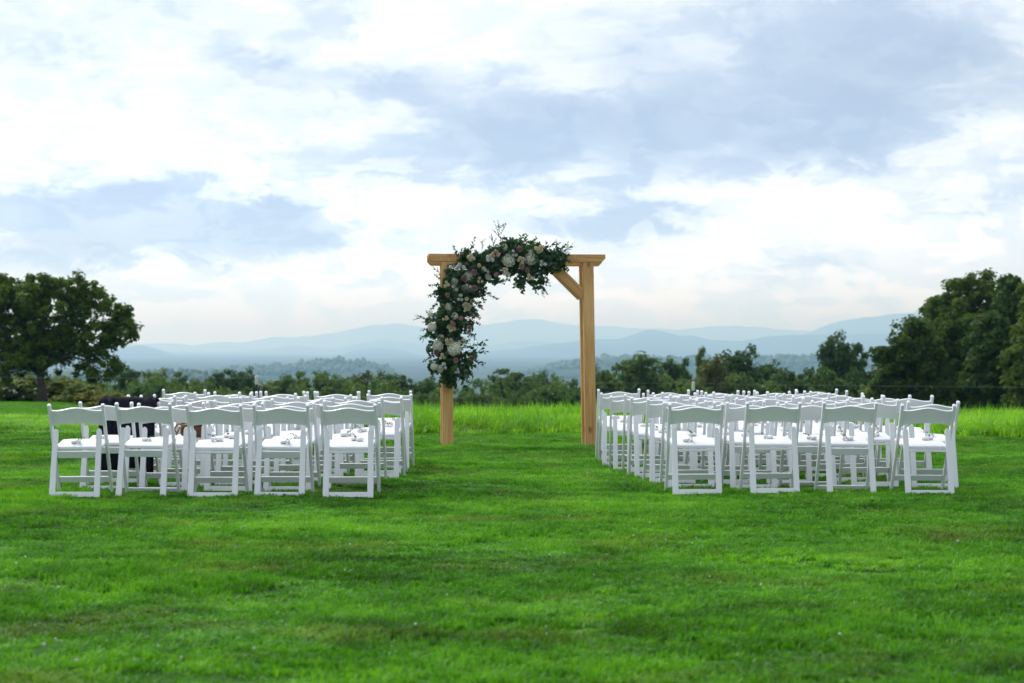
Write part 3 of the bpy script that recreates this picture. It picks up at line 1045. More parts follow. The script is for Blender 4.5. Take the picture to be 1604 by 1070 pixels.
scatter('meadow_grass', np.column_stack([p, H(p[:, 0], p[:, 1])]), rng.uniform(0, 6.28, len(p)), sc, tall_src, 'tall bright green unmown grass along the far edge of the lawn', 'grass')

# white clover heads in the lawn
vs, fs, off = [], [], 0
spots = [(55, 984), (282, 1013), (284, 1049), (398, 1039), (248, 1030), (540, 900), (700, 940), (770, 817), (992, 846), (998, 843), (1090, 849), (1084, 857), (1192, 928), (1219, 780), (930, 908), (855, 992), (856, 1006), (884, 872), (120, 1046), (40, 882), (310, 925), (28, 794), (1018, 830), (1310, 780), (1395, 778), (690, 815), (1240, 783), (590, 830), (1500, 860), (1440, 900), (138, 733), (145, 736), (1330, 890)]
for _ in range(14):
    spots.append((rng.uniform(0, 1604), rng.uniform(720, 1065)))
for (px, py) in spots:
    Dg = HC * F / (py - CY)
    q = P(px, py, Dg)
    s = rng.uniform(0.003, 0.0065)
    zz = Hs(q.x, q.y) + 0.036
    vs.append(c0 * s + np.array([q.x, q.y, zz])); fs.append(f0 + off); off += len(c0)
tag(link('clover_blossom', mesh_np('clover_blossom', np.concatenate(vs), np.concatenate(fs), M_cap)), 'tiny white clover heads dotted through the lawn', 'clover', kind='stuff')


# ------------------------------------------------------------------ folding chairs
FOOT = Vector((0, 0.205, 0.0))
TOP = Vector((0, -0.165, 0.765))
PT = (TOP - FOOT).normalized()
PN = Vector((0, PT.z, -PT.y))            # towards the sitter's front
PX = 0.2215


def on_post(z):
    t = z / TOP.z
    return FOOT.lerp(TOP, t)


def post_mesh():
    bm = bmesh.new()
    rings = []
    Lp = (TOP - FOOT).length
    for s, k in ((0, 0.9), (0.004, 1), (Lp * 0.78, 1), (Lp - 0.034, 1.0), (Lp - 0.030, 0.86), (Lp - 0.026, 1.12), (Lp - 0.008, 1.14), (Lp - 0.002, 0.92), (Lp, 0.5)):
        c = FOOT + PT * s
        hx, hy, ch = 0.0125 * k, 0.0175 * k, 0.005
        pr = [(hx, hy - ch), (hx - ch, hy), (-hx + ch, hy), (-hx, hy - ch), (-hx, -hy + ch), (-hx + ch, -hy), (hx - ch, -hy), (hx, -hy + ch)]
        rings.append([c + Vector((a, 0, 0)) + PN * b for a, b in pr])
    loft(bm, rings)
    return bm_mesh('front_leg', bm, M_white)


def board(outline, thick, M, name, mat, bevel=0.0025):
    """extrude a 2-D outline (x, s) to a plate of the given thickness and place it with M"""
    bm = bmesh.new()
    f = [bm.verts.new(M @ Vector((a, -thick / 2, b))) for a, b in outline]
    k = [bm.verts.new(M @ Vector((a, thick / 2, b))) for a, b in outline]
    n = len(f)
    bm.faces.new(f)
    bm.faces.new(k[::-1])
    for i in range(n):
        bm.faces.new((f[i], k[i], k[(i + 1) % n], f[(i + 1) % n]))
    return bm_mesh(name, bm, mat, False, bevel)


RB, RT = Vector((0, -0.235, 0.0)), Vector((0, -0.098, 0.560))


def frame_on(p0, p1):
    up = (p1 - p0).normalized()
    xx = Vector((1, 0, 0))
    yy = up.cross(xx)
    M = Matrix((xx, yy, up)).transposed().to_4x4()
    M.translation = p0
    return M


def rear_leg_mesh(s):
    L_ = (RT - RB).length
    wd = 0.050
    out = [(-wd / 2, 0), (wd / 2, 0)]
    cxr = -s * 0.004
    for i in range(9):
        a = math.pi * i / 8
        out.append((cxr + math.cos(a) * (wd / 2 - 0.004), L_ - 0.030 + math.sin(a) * 0.030))
    M = frame_on(RB, RT)
    M.translation = RB + Vector((s * 0.1835, 0, 0))
    return board(out, 0.021, M, 'rear_leg', M_white)


def bar_mesh(name, p, w_, h_, t_, up):
    xx = Vector((1, 0, 0)); yy = up.cross(xx)
    M = Matrix((xx, yy, up)).transposed().to_4x4()
    M.translation = p
    bm = bmesh.new()
    add_box(bm, 0, 0, 0, w_, t_, h_, M)
    return bm_mesh(name, bm, M_white, False, 0.0025)


def backrest_mesh():
    bm = bmesh.new()
    n = 18
    cols = []
    up = PT
    for i in range(n + 1):
        u = -1 + 2 * i / n
        x = u * (PX - 0.011)
        rise = 0.030 * (math.cos(math.pi * min(1, abs(u) * 1.12)) * 0.5 + 0.5)
        zt = 0.738 - 0.024 + rise
        zb = 0.588 + 0.030 * (1 - u * u)
        bow = -0.020 * (1 - u * u)
        a, b = on_post(zt), on_post(zb)
        off_ = PN * (bow + 0.0)
        col_ = []
        for (q, dpt) in ((b, -0.009), (a, -0.009), (a, 0.009), (b, 0.009)):
            col_.append(bm.verts.new(Vector((x, 0, 0)) + q + off_ + PN * dpt))
        cols.append(col_)
    for a, b in zip(cols[:-1], cols[1:]):
        for k in range(4):
            bm.faces.new((a[k], b[k], b[(k + 1) % 4], a[(k + 1) % 4]))
    bm.faces.new(cols[0][::-1]); bm.faces.new(cols[-1])
    return bm_mesh('backrest', bm, M_white, False)


SEAT_R, SEAT_F = Vector((0, -0.118, 0.398)), Vector((0, 0.222, 0.446))


def seat_meshes():
    up = (SEAT_F - SEAT_R).normalized()
    xx = Vector((1, 0, 0)); nn = xx.cross(up)
    M = Matrix((xx, up, nn)).transposed().to_4x4()
    M.translation = (SEAT_R + SEAT_F) / 2
    bm = bmesh.new()
    add_box(bm, 0, 0, 0, 0.385, 0.345, 0.026, M)
    frame_ = bm_mesh('seat', bm, M_white, False, 0.004)
    bm = bmesh.new()
    n = 10
    grid = []
    for j in range(n + 1):
        row = []
        for i in range(n + 1):
            a, b = -1 + 2 * i / n, -1 + 2 * j / n
            e = max(0.0, (1 - a ** 4) * (1 - b ** 4)) ** 0.5
            row.append(bm.verts.new(M @ Vector((a * 0.180, b * 0.160, 0.0138 + 0.015 * e))))
        grid.append(row)
    for j in range(n):
        for i in range(n):
            bm.faces.new((grid[j][i], grid[j][i + 1], grid[j + 1][i + 1], grid[j + 1][i]))
    pad = bm_mesh('cushion', bm, M_pad, True)
    return frame_, pad, M


ME_post = post_mesh()
ME_rear = {s: rear_leg_mesh(s) for s in (-1, 1)}
ME_back = backrest_mesh()
ME_seat, ME_pad, SEATM = seat_meshes()
ME_str = bar_mesh('stretcher', on_post(0.125) + PN * 0.004, 2 * PX - 0.026, 0.052, 0.018, PT)
ME_foot = bar_mesh('foot_bar', RB + (RT - RB).normalized() * 0.026, 0.316, 0.044, 0.018, (RT - RB).normalized())
ME_footB = bar_mesh('foot_bar', on_post(0.028), 2 * PX - 0.026, 0.034, 0.018, PT)
ME_rail_s = bar_mesh('seat_rail', Vector((0, -0.130, 0.372)), 0.316, 0.020, 0.020, Vector((0, 0.05, 1)).normalized())
ME_rail_d = bar_mesh('seat_rail', Vector((0, -0.128, 0.350)), 0.316, 0.062, 0.018, Vector((0, -0.45, 1)).normalized())


def make_chair(variant):
    t = empty('folding_chair')
    o = link('seat', ME_seat, t)
    link('cushion', ME_pad, o)
    link('backrest', ME_back, t)
    for s in (-1, 1):
        q = link('front_leg', ME_post, t, (s * PX, 0, 0))
        link('rear_leg', ME_rear[s], t)
    if variant in 'AC':
        link('foot_bar', ME_foot, t)
        link('stretcher', ME_str, t)
    else:
        link('foot_bar', ME_footB, t)
    link('seat_rail', ME_rail_s if variant == 'A' else ME_rail_d, t)
    return t


first = {v: make_chair(v) for v in 'ABC'}
used = set()


def place_chair(variant, x, y, rz, label, group):
    if variant in used:
        t = copy_tree(first[variant])
    else:
        used.add(variant)
        t = first[variant]
    t.location = (x, y, Hs(x, y) + 0.010)
    t.rotation_euler = (random.gauss(0, 0.004), random.gauss(0, 0.006), rz)
    tag(t, label, 'chair', group)
    return t


# small white pouch with a green sprig, one on each seat
def pouch_meshes(seed):
    r = random.Random(seed)
    bm = bmesh.new()
    rings = []
    prof = [(-0.055, 0.004), (-0.048, 0.018), (-0.030, 0.025), (-0.008, 0.023), (0.008, 0.012), (0.016, 0.008), (0.028, 0.016), (0.046, 0.026)]
    for x, rad in prof:
        ring = []
        for k in range(10):
            a = 2 * math.pi * k / 10
            rr = rad * (0.85 + 0.3 * r.random())
            ring.append(Vector((x + 0.004 * r.random(), math.cos(a) * rr * 1.35, 0.018 + max(-0.016, math.sin(a) * rr * 0.8))))
        rings.append(ring)
    loft(bm, rings)
    body = bm_mesh('pouch', bm, M_cloth, True)
    bm = bmesh.new()
    tube(bm, [(0.012, -0.02, 0.03), (0.012, 0.0, 0.034), (0.012, 0.02, 0.03)], [0.004, 0.006, 0.004], 6)
    rib = bm_mesh('ribbon', bm, M_ribbon, True)
    cs, ns = [], []
    rr = np.random.default_rng(seed)
    stem = bmesh.new()
    p0, p1 = Vector((0.01, 0.005, 0.032)), Vector((0.075, 0.03 * r.choice((-1, 1)), 0.060))
    tube(stem, [p0, p0.lerp(p1, 0.5) + Vector((0, 0, .01)), p1], [0.0018, 0.0014, 0.0008], 4)
    for i in range(9):
        q = p0.lerp(p1, 0.25 + 0.75 * i / 8)
        cs.append(np.array(q) + rr.normal(0, 0.006, 3)); ns.append(unit(1, rr)[0])
    v, f = leaves(np.array(cs), np.array(ns), 0.022, rr, 0.55)
    base_ = len(stem.verts)
    vv = [stem.verts.new(Vector(a)) for a in v]
    for a in f:
        stem.faces.new([vv[i] for i in a])
    return body, rib, bm_mesh('sprig', stem, M_sprig)


POUCH = [pouch_meshes(s) for s in range(5)]


def place_pouch(chair, label):
    k = random.randrange(5)
    t = empty('petal_pouch')
    loc = SEATM @ Vector((random.uniform(-0.07, 0.07), random.uniform(-0.10, 0.05), 0.027))
    t.location = chair.matrix_basis @ loc
    t.rotation_euler = (0, 0, random.uniform(-0.9, 0.9) + (math.pi if random.random() < 0.4 else 0))
    b, rb, sp = POUCH[k]
    link('pouch', b, t); link('ribbon', rb, t); link('sprig', sp, t)
    s = random.uniform(0.75, 1.0)
    t.scale = (s, s, s)
    tag(t, label, 'favor pouch', 'petal pouches on the chair seats')


ROWN = ['nearest row', 'second row from the camera', 'third row from the camera', 'fourth row from the camera', 'fifth row from the camera',
        'sixth row from the camera', 'seventh row from the camera', 'eighth row from the camera']
POSN = ['at the aisle', 'second from the aisle', 'third from the aisle', 'fourth from the aisle', 'at the outer end']
left_ends = [(74, 591), (122, 591), (152, 602), (199, 631), (220, 634.5), (240, 646), (254, 644)]
right_ends = [(1047, 1494, 4), (1039, 1502, 5), (1011, 1462, 5), (988, 1427, 5), (977, 1383, 5), (956, 1352, 5), (939, 1331, 5), (936, 1313, 5)]
chairs = {}
for side in ('left', 'right'):
    ends = left_ends if side == 'left' else right_ends
    for ri, e in enumerate(ends):
        if side == 'left':
            y = 16.55 + 0.80 * ri
            cnt = 5
        else:
            y = 16.95 + 0.70 * ri
            cnt = e[2]
        yt = y - 0.165                       # depth of the back posts' tops
        x0 = (e[0] - CX) * yt / F + PX + 0.012
        x1 = (e[1] - CX) * yt / F - PX - 0.012
        for ci in range(cnt):
            x = x0 + (x1 - x0) * ci / (cnt - 1) + (random.gauss(0, 0.012) if 0 < ci < cnt - 1 else 0)
            k = (cnt - 1 - ci) if side == 'left' else ci
            var = random.choices('ABC', (5, 1, 3))[0]
            if ri == 0:
                var = ('CBACA' if side == 'left' else 'AABA')[ci]
            pos = POSN[k] if k < cnt - 1 else POSN[4]
            lab = 'white folding chair %s of the aisle, %s, %s' % (side, ROWN[ri], pos)
            ch = place_chair(var, x, y + random.gauss(0, 0.02), random.gauss(0, 0.022) + (0.03 if side == 'right' else -0.015), lab,
                             'white folding chairs %s of the aisle' % side)
            chairs[(side, ri, ci)] = ch
            if not (side == 'left' and ri == 2 and ci < 2):
                place_pouch(ch, 'white petal pouch %s of aisle, %s, chair %s' % (side, ROWN[ri].replace(' from the camera', ' back'), pos))

# ------------------------------------------------------------------ jacket over a chair back
cj = chairs[('left', 2, 0)]
cj.location.x += 0.03
tj = empty('suit_jacket', cj.location)
tj.rotation_euler = cj.rotation_euler
tag(tj, 'dark navy suit jacket draped over the back of a white chair', 'jacket')


def drape(x0, x1, path, nfold, amp, seed, th=0.006):
    """cloth hung along path (y, z points), with folds deepening towards the free ends"""
    r = random.Random(seed)
    nx, ph = 26, r.uniform(0, 6)
    bm = bmesh.new()
    npth = len(path)
    top_i = max(range(npth), key=lambda i: path[i][1])
    layers = []
    for side in (0, 1):
        g = []
        for j, (yy, zz) in enumerate(path):
            dist = abs(j - top_i) / npth
            row = []
            for i in range(nx + 1):
                u = i / nx
                wv = amp * (0.25 + 2.0 * dist) * math.sin(nfold * 6.28 * u + ph + 1.2 * dist * math.sin(7 * u))
                shr = 1 - 0.10 * dist + 0.03 * math.sin(5 * dist + ph)
                x = (x0 + x1) / 2 + (x1 - x0) * (u - 0.5) * shr
                edge = 0.012 * math.sin(11 * u + ph) if j in (0, npth - 1) else 0
                sag = -0.014 * (math.cos(6.28 * u) * 0.5 + 0.5) if j == top_i else 0
                row.append(bm.verts.new((x, yy + wv + (th if side else 0) * (1 if j >= top_i else -1), zz + edge + sag)))
            g.append(row)
        layers.append(g)
        for j in range(npth - 1):
            for i in range(nx):
                f = (g[j][i], g[j][i + 1], g[j + 1][i + 1], g[j + 1][i])
                bm.faces.new(f if side else f[::-1])
    a, b = layers
    for j in range(npth - 1):
        for i in (0, nx):
            bm.faces.new((a[j][i], a[j + 1][i], b[j + 1][i], b[j][i]))
    for j in (0, npth - 1):
        for i in range(nx):
            bm.faces.new((a[j][i], a[j][i + 1], b[j][i + 1], b[j][i]))
    return bm_mesh('cloth', bm, M_navy, True)


back_path = [(-0.215 - 0.02 * (1 - i / 9), 0.13 + (0.75 - 0.13) * i / 9) for i in range(10)] + [(-0.19, 0.778), (-0.155, 0.780), (-0.12, 0.765)] + [(-0.085 + 0.03 * i, 0.72 - 0.055 * i) for i in range(4)]
link('jacket_body', drape(-0.215, 0.285, back_path, 3.2, 0.012, 3), tj)
sl_ = [(-0.235 - 0.015 * (1 - i / 9), 0.07 + (0.73 - 0.07) * i / 9) for i in range(10)] + [(-0.215, 0.765), (-0.18, 0.784)]
link('sleeve', drape(-0.225, -0.105, sl_, 1.2, 0.012, 5, 0.02), tj)
link('sleeve', drape(0.16, 0.285, sl_, 1.2, 0.012, 8, 0.02), tj)

# ------------------------------------------------------------------ handbag on a seat
cb = chairs[('left', 2, 1)]
tb = empty('handbag', cb.matrix_basis @ (SEATM @ Vector((0.06, -0.03, 0.038))))
tb.rotation_euler = (0, 0, 0.15)
tag(tb, 'slouching brown and plum leather handbag on a chair seat', 'handbag')
bm = bmesh.new()
rings = []
for z, hx, hy, ox in ((0, .10, .05, 0), (.015, .115, .062, 0), (.06, .120, .066, .004), (.10, .112, .058, .008)):
    rings.append([Vector((ox + math.copysign(abs(math.cos(a)) ** 0.6, math.cos(a)) * hx, math.copysign(abs(math.sin(a)) ** 0.6, math.sin(a)) * hy, z)) for a in [2 * math.pi * k / 20 for k in range(20)]])
loft(bm, rings)
link('bag_body', bm_mesh('bag_body', bm, M_brown, True), tb)
bm = bmesh.new()
rings = []
for z, hx, hy, ox in ((.094, .116, .062, .006), (.12, .118, .062, .012), (.155, .100, .050, .02), (.185, .070, .030, .03), (.198, .040, .012, .034)):
    rings.append([Vector((ox + math.copysign(abs(math.cos(a)) ** 0.7, math.cos(a)) * hx * (1 + .06 * math.sin(5 * a)), math.copysign(abs(math.sin(a)) ** 0.7, math.sin(a)) * hy, z + .008 * math.sin(3 * a + z * 30))) for a in [2 * math.pi * k / 20 for k in range(20)]])
loft(bm, rings)
link('bag_flap', bm_mesh('bag_flap', bm, M_plum, True), tb)
bm = bmesh.new()
tube(bm, [(-.10, -.055, .10), (-.135, -.075, .11), (-.165, -.08, .07), (-.172, -.08, .02), (-.150, -.085, .012), (-.13, -.085, .05), (-.115, -.075, .085)], [.008] * 7, 6)
tube(bm, [(-.11, -.06, .125), (-.15, -.085, .10), (-.155, -.09, .045), (-.14, -.09, .012)], [.006] * 4, 6)
link('strap', bm_mesh('strap', bm, M_gold, True), tb)
bm = bmesh.new()
tube(bm, [(-.10, -.062, .098), (-.04, -.070, .104), (.03, -.072, .106), (.11, -.060, .102)], [.006] * 4, 6)
link('trim', bm_mesh('trim', bm, M_gold, True), tb)

# ------------------------------------------------------------------ timber arch
AD = 25.3
AC = P(811, 543, AD)
arch = empty('wedding_arch', (AC.x, AD, Hs(AC.x, AD)), R(5.5))
tag(arch, 'tan timber arch of paired posts and beams standing on the lawn', 'arch')
k = AD / F
GZ = arch.location.z


def timber(name, p0, p1, wx, wy, parent, cut=None):
    """a sawn length from p0 to p1: wx across the front face, wy deep; UVs run along the grain"""
    p0, p1 = Vector(p0), Vector(p1)
    up = (p1 - p0).normalized()
    yy = Vector((0, 1, 0))
    yy = (yy - up * yy.dot(up)).normalized()
    xx = yy.cross(up)
    Ln = (p1 - p0).length
    bm = bmesh.new()
    def ring(s, shrink_l=0.0, shrink_r=0.0):
        return [p0 + up * s + xx * a + yy * b for a, b in ((-wx / 2, -wy / 2), (wx / 2, -wy / 2), (wx / 2, wy / 2), (-wx / 2, wy / 2))]
    rs = [ring(0), ring(Ln)]
    if cut:      # bevelled lower corner at both ends (beams): +xx is up or down
        c = cut
        def ringc(s, lo):
            return [p0 + up * s + xx * a + yy * b for a, b in ((-wx / 2 + (lo if c > 0 else 0), -wy / 2), (wx / 2 - (0 if c > 0 else lo), -wy / 2), (wx / 2 - (0 if c > 0 else lo), wy / 2), (-wx / 2 + (lo if c > 0 else 0), wy / 2))]
        q = abs(c)
        rs = [ringc(0, q), ringc(q, 0), ringc(Ln - q, 0), ringc(Ln, q)]
    loft(bm, rs)
    bmesh.ops.recalc_face_normals(bm, faces=list(bm.faces))
    uv = bm.loops.layers.uv.new('UVMap')
    ou, ov = random.random() * 9, random.random() * 9
    for f in bm.faces:
        nx_ = abs(f.normal.dot(xx))
        for l in f.loops:
            v = l.vert.co - p0
            l[uv].uv = ((v.dot(yy) if nx_ > 0.5 else v.dot(xx)) + ou, v.dot(up) + ov)
    bmesh.ops.bevel(bm, geom=list(bm.edges), offset=0.003, segments=1, affect='EDGES')
    me = bm_mesh(name, bm, M_wood)
    return link(name, me, parent)


def A(px, py):
    return ((px - 811) * k, HC - (py - CY) * k - GZ)


FRONT, REAR = -0.155, 0.155
TH = 0.060
W6 = 0.138
# posts: (top x, foot x) of the centre line
xl_t, xl_b = A(698.5, 0)[0], A(700.0, 0)[0]
xr_t, xr_b = A(919.0, 0)[0], A(923.5, 0)[0]
zt = A(0, 411.5)[1]
for yy in (FRONT, REAR):
    timber('post', (xl_b, yy, -0.03), (xl_t, yy, zt), W6, 0.085, arch)
    timber('post', (xr_b, yy, -0.03), (xr_t, yy, zt), W6, 0.085, arch)
xa, xb = A(670, 0)[0], A(946, 0)[0]
zb0, zb1 = A(0, 411.5)[1], A(0, 399)[1]
timber('beam', (xa, FRONT, (zb0 + zb1) / 2), (xb, FRONT, (zb0 + zb1) / 2), zb1 - zb0 - 0.002, 0.095, arch, cut=-0.045)
timber('beam', (xa, REAR, (zb0 + zb1) / 2 - 0.022), (xb, REAR, (zb0 + zb1) / 2 - 0.022), zb1 - zb0 + 0.030, 0.095, arch, cut=-0.045)
for yy in (FRONT, REAR):
    e0, e1 = A(864, 416), A(912, 463)
    timber('brace', (e0[0] - .035, yy, e0[1] + .035), (e1[0] + .012, yy, e1[1] - .012), 0.115, 0.060, arch)
    timber('brace', (-e0[0] + .035 - .03, yy, e0[1] + .035), (-e1[0] - .012 - .0, yy, e1[1] - .012), 0.115, 0.060, arch)
for xx in (xl_t, xr_t):
    bm = bmesh.new()
    add_box(bm, xx, 0, zb0 + 0.035, 0.09, REAR - FRONT - 0.099, 0.06)
    link('spacer', bm_mesh('spacer', bm, M_wood), arch)
bm = bmesh.new()
for (px, py) in ((893, 408), (908, 409.5), (899, 402), (917, 401), (922, 409), (694, 401.5), (701, 409), (689, 407)):
    q = A(px, py)
    add_box(bm, q[0], FRONT - 0.0495, q[1], 0.010, 0.004, 0.010)
link('screws', bm_mesh('screw_heads', bm, M_cap), arch)['kind'] = 'stuff'

# ------------------------------------------------------------------ floral garland
gar = empty('floral_garland', arch.location.copy(), arch.rotation_euler.z)
gar.location = arch.location
tag(gar, 'asymmetric garland of white and mauve flowers and eucalyptus on the arch', 'garland')


def petal(bm, M, ln, wd, cup, curl, nl=4, nw=3):
    g = []
    for j in range(nl + 1):
        t = j / nl
        wv = wd * math.sin(math.pi * min(1, 0.12 + 0.80 * t)) ** 0.7
        row = []
        for i in range(nw + 1):
            u = -1 + 2 * i / nw
            row.append(bm.verts.new(M @ Vector((u * wv * 0.5, cup * (t ** 1.5) * ln - curl * t ** 4 * ln + 0.18 * wd * u * u * -1, t * ln))))
        g.append(row)
    for j in range(nl):
        for i in range(nw):
            bm.faces.new((g[j][i], g[j][i + 1], g[j + 1][i + 1], g[j + 1][i]))


def rose_mesh(name, mat, seed, layers=((5, .25, .80), (5, .55, .92), (6, .85, .95), (6, 1.15, .86))):
    """spiral of cupped petals, unit radius, opening towards -Y"""
    r = random.Random(seed)
    bm = bmesh.new()
    for li, (n, openang, ln) in enumerate(layers):
        for i in range(n):
            a = 2 * math.pi * (i + 0.5 * (li % 2)) / n + r.uniform(-.2, .2)
            M = Matrix.Rotation(a, 4, 'Z') @ Matrix.Translation((0, 0.10 + 0.06 * li, 0)) @ Matrix.Rotation(-openang * r.uniform(.8, 1.15), 4, 'X')
            petal(bm, M, ln * 1.05, 0.75 + 0.16 * li, -0.30 + 0.12 * li, 0.0 if li < 2 else 0.12)
    bmesh.ops.transform(bm, matrix=Matrix.Rotation(math.pi / 2, 4, 'X') @ Matrix.Translation((0, 0, -0.35)), verts=list(bm.verts))
    return bm_mesh(name, bm, mat, True)


def hydrangea_mesh(name, mat, seed, n=84):
    r = np.random.default_rng(seed)
    bm = bmesh.new()
    bmesh.ops.create_icosphere(bm, subdivisions=2, radius=0.66)
    for i in range(n):
        ph = math.acos(1 - 1.75 * (i + 0.5) / n)
        th = 2.39996 * i
        dv = Vector((math.sin(ph) * math.cos(th), -math.cos(ph), math.sin(ph) * math.sin(th)))
        q = dv.to_track_quat('Z', 'Y').to_matrix().to_4x4()
        M0 = Matrix.Translation(dv * r.uniform(0.74, 1.02)) @ q @ Matrix.Rotation(r.uniform(0, 1.57), 4, 'Z')
        for k2 in range(4):
            M = M0 @ Matrix.Rotation(k2 * math.pi / 2, 4, 'Z') @ Matrix.Rotation(-1.25, 4, 'X')
            petal(bm, M, 0.25, 0.23, -0.12, 0.06, 2, 2)
    return bm_mesh(name, bm, mat, True)


def mat_petal(name, c0, c1, scale=9.0):
    return mat_leaf(name, [(0.3, c0), (0.7, c1)], scale, 0.3, (1.05, 1.02, 0.95), 0.6, 30.0, 0.3, 0.15)


M_ivory = mat_petal('ivory_petals', (0.66, 0.66, 0.52), (0.84, 0.84, 0.74))
M_cream = mat_petal('cream_petals', (0.76, 0.70, 0.50), (0.86, 0.82, 0.66))
M_peach = mat_petal('peach_petals', (0.76, 0.58, 0.44), (0.85, 0.74, 0.60))
M_mauve = mat_petal('mauve_petals', (0.36, 0.20, 0.20), (0.60, 0.42, 0.40))
M_purew = mat_petal('white_petals', (0.78, 0.79, 0.77), (0.86, 0.87, 0.86))
FL = {
    'hyd': [hydrangea_mesh('hydrangea', M_ivory, s) for s in (1, 2)],
    'wro': [rose_mesh('rose', M_ivory, s) for s in (1, 2)],
    'mro': [rose_mesh('rose', M_mauve, s) for s in (3, 4)],
    'cre': [rose_mesh('rose', M_cream, s) for s in (5, 6)],
    'pea': [rose_mesh('rose', M_peach, s) for s in (7,)],
    'whi': [rose_mesh('rose', M_purew, s) for s in (8, 9)],
}


def flower(kind, px, py, rpx, dep=None, nm=None):
    x, z = A(px, py)
    nm = nm or {'hyd': 'hydrangea', 'wro': 'white_rose', 'mro': 'mauve_rose', 'cre': 'spray_rose', 'pea': 'spray_rose', 'whi': 'white_blossom'}[kind]
    y = FRONT - 0.10 - (random.uniform(0.05, 0.13) if dep is None else dep)
    o = link(nm, random.choice(FL[kind]), gar, (x, y, z))
    s = rpx * k
    o.scale = (s, s * 0.9, s)
    o.rotation_euler = (random.uniform(-.45, .35), random.uniform(0, 6.28) if kind == 'hyd' else random.uniform(-.5, .5), random.uniform(-.5, .5))
    return o


for px, py, rr in ((793, 410, 10.5), (827.5, 407, 10.5), (729, 436, 9.5), (700, 482, 6.5), (708.5, 546.5, 11), (683, 543, 8.5), (674, 513, 7), (709, 496, 5.5),
                   (785, 390, 6), (825, 396.5, 5.5), (677, 574, 5.5), (687, 578, 5.5), (671, 493, 4.5)):
    flower('hyd', px, py, rr * 0.93)
for px, py, rr in ((709, 443, 6), (725, 453, 6), (761, 435, 5.5), (687, 530, 5.5)):
    flower('wro', px, py, rr)
for px, py, rr in ((738, 429, 5), (722, 438.5, 4.3), (739, 453, 5), (697, 464, 4), (808.5, 393, 4.6), (811.5, 419.5, 4.6), (820.5, 425, 4.2), (705, 508, 5), (731, 513.5, 4),
                   (680, 552, 4.6), (710, 564, 4.4), (735, 561, 4.4), (773, 433, 4.2), (718, 500, 3.6)):
    flower('mro', px, py, rr, 0.19)
for px, py, n, rr, kd in ((734, 406, 4, 3.0, 'cre'), (771, 401, 5, 3.2, 'pea'), (811, 411, 5, 3.2, 'cre'), (838.5, 392, 4, 3.4, 'cre'), (727, 482, 7, 3.3, 'cre'), (731, 471, 2, 3.2, 'cre'),
                          (709, 453, 2, 2.8, 'cre'), (703, 515, 4, 3.2, 'cre'), (700, 535, 4, 3.2, 'cre'), (787, 428, 4, 3.0, 'cre'), (824.5, 437, 3, 3.0, 'cre'),
                          (718, 421, 3, 3.2, 'whi'), (707, 422, 2, 3.4, 'whi'), (763, 407, 4, 3.2, 'whi'), (691, 573, 3, 3.0, 'whi'), (729, 522, 2, 2.6, 'whi'), (731, 449, 2, 2.4, 'whi'), (748, 441, 3, 2.6, 'cre'), (750, 420, 2, 2.8, 'cre'), (717, 468, 3, 2.8, 'whi'), (690, 558, 3, 2.8, 'cre'), (720, 535, 3, 2.6, 'cre'), (845, 415, 3, 2.7, 'whi'), (800, 399, 3, 2.8, 'whi'), (757, 427, 2, 2.6, 'whi'), (694, 500, 3, 2.6, 'cre'), (712, 580, 3, 2.4, 'whi'), (696, 447, 3, 2.4, 'cre')):
    for j in range(n):
        a = 6.28 * j / n + random.random()
        q = (0 if n == 1 else rr * 1.25)
        flower(kd, px + math.cos(a) * q + random.uniform(-.6, .6), py + math.sin(a) * q + random.uniform(-.6, .6), rr * random.uniform(.8, 1.1), 0.17)

M_euc = mat_leaf('eucalyptus_leaves', [(0.25, (0.045, 0.085, 0.062)), (0.55, (0.10, 0.16, 0.115)), (0.8, (0.20, 0.27, 0.21))], 6.0, 0.2, (1.1, 1.2, 0.8), 0.5, 25.0, 0.35)
M_rus = mat_leaf('ruscus_leaves', [(0.25, (0.022, 0.056, 0.026)), (0.55, (0.048, 0.105, 0.044)), (0.8, (0.095, 0.17, 0.07))], 6.0, 0.22, (1.2, 1.3, 0.6), 0.4, 25.0, 0.3)
M_grn = mat_leaf('salal_leaves', [(0.25, (0.026, 0.075, 0.022)), (0.55, (0.062, 0.145, 0.038)), (0.8, (0.12, 0.22, 0.055))], 6.0, 0.28, (1.3, 1.3, 0.6), 0.4, 25.0, 0.3)
M_stem = mat_plain('stem', (0.07, 0.08, 0.04), 0.7, 0.3, 30)


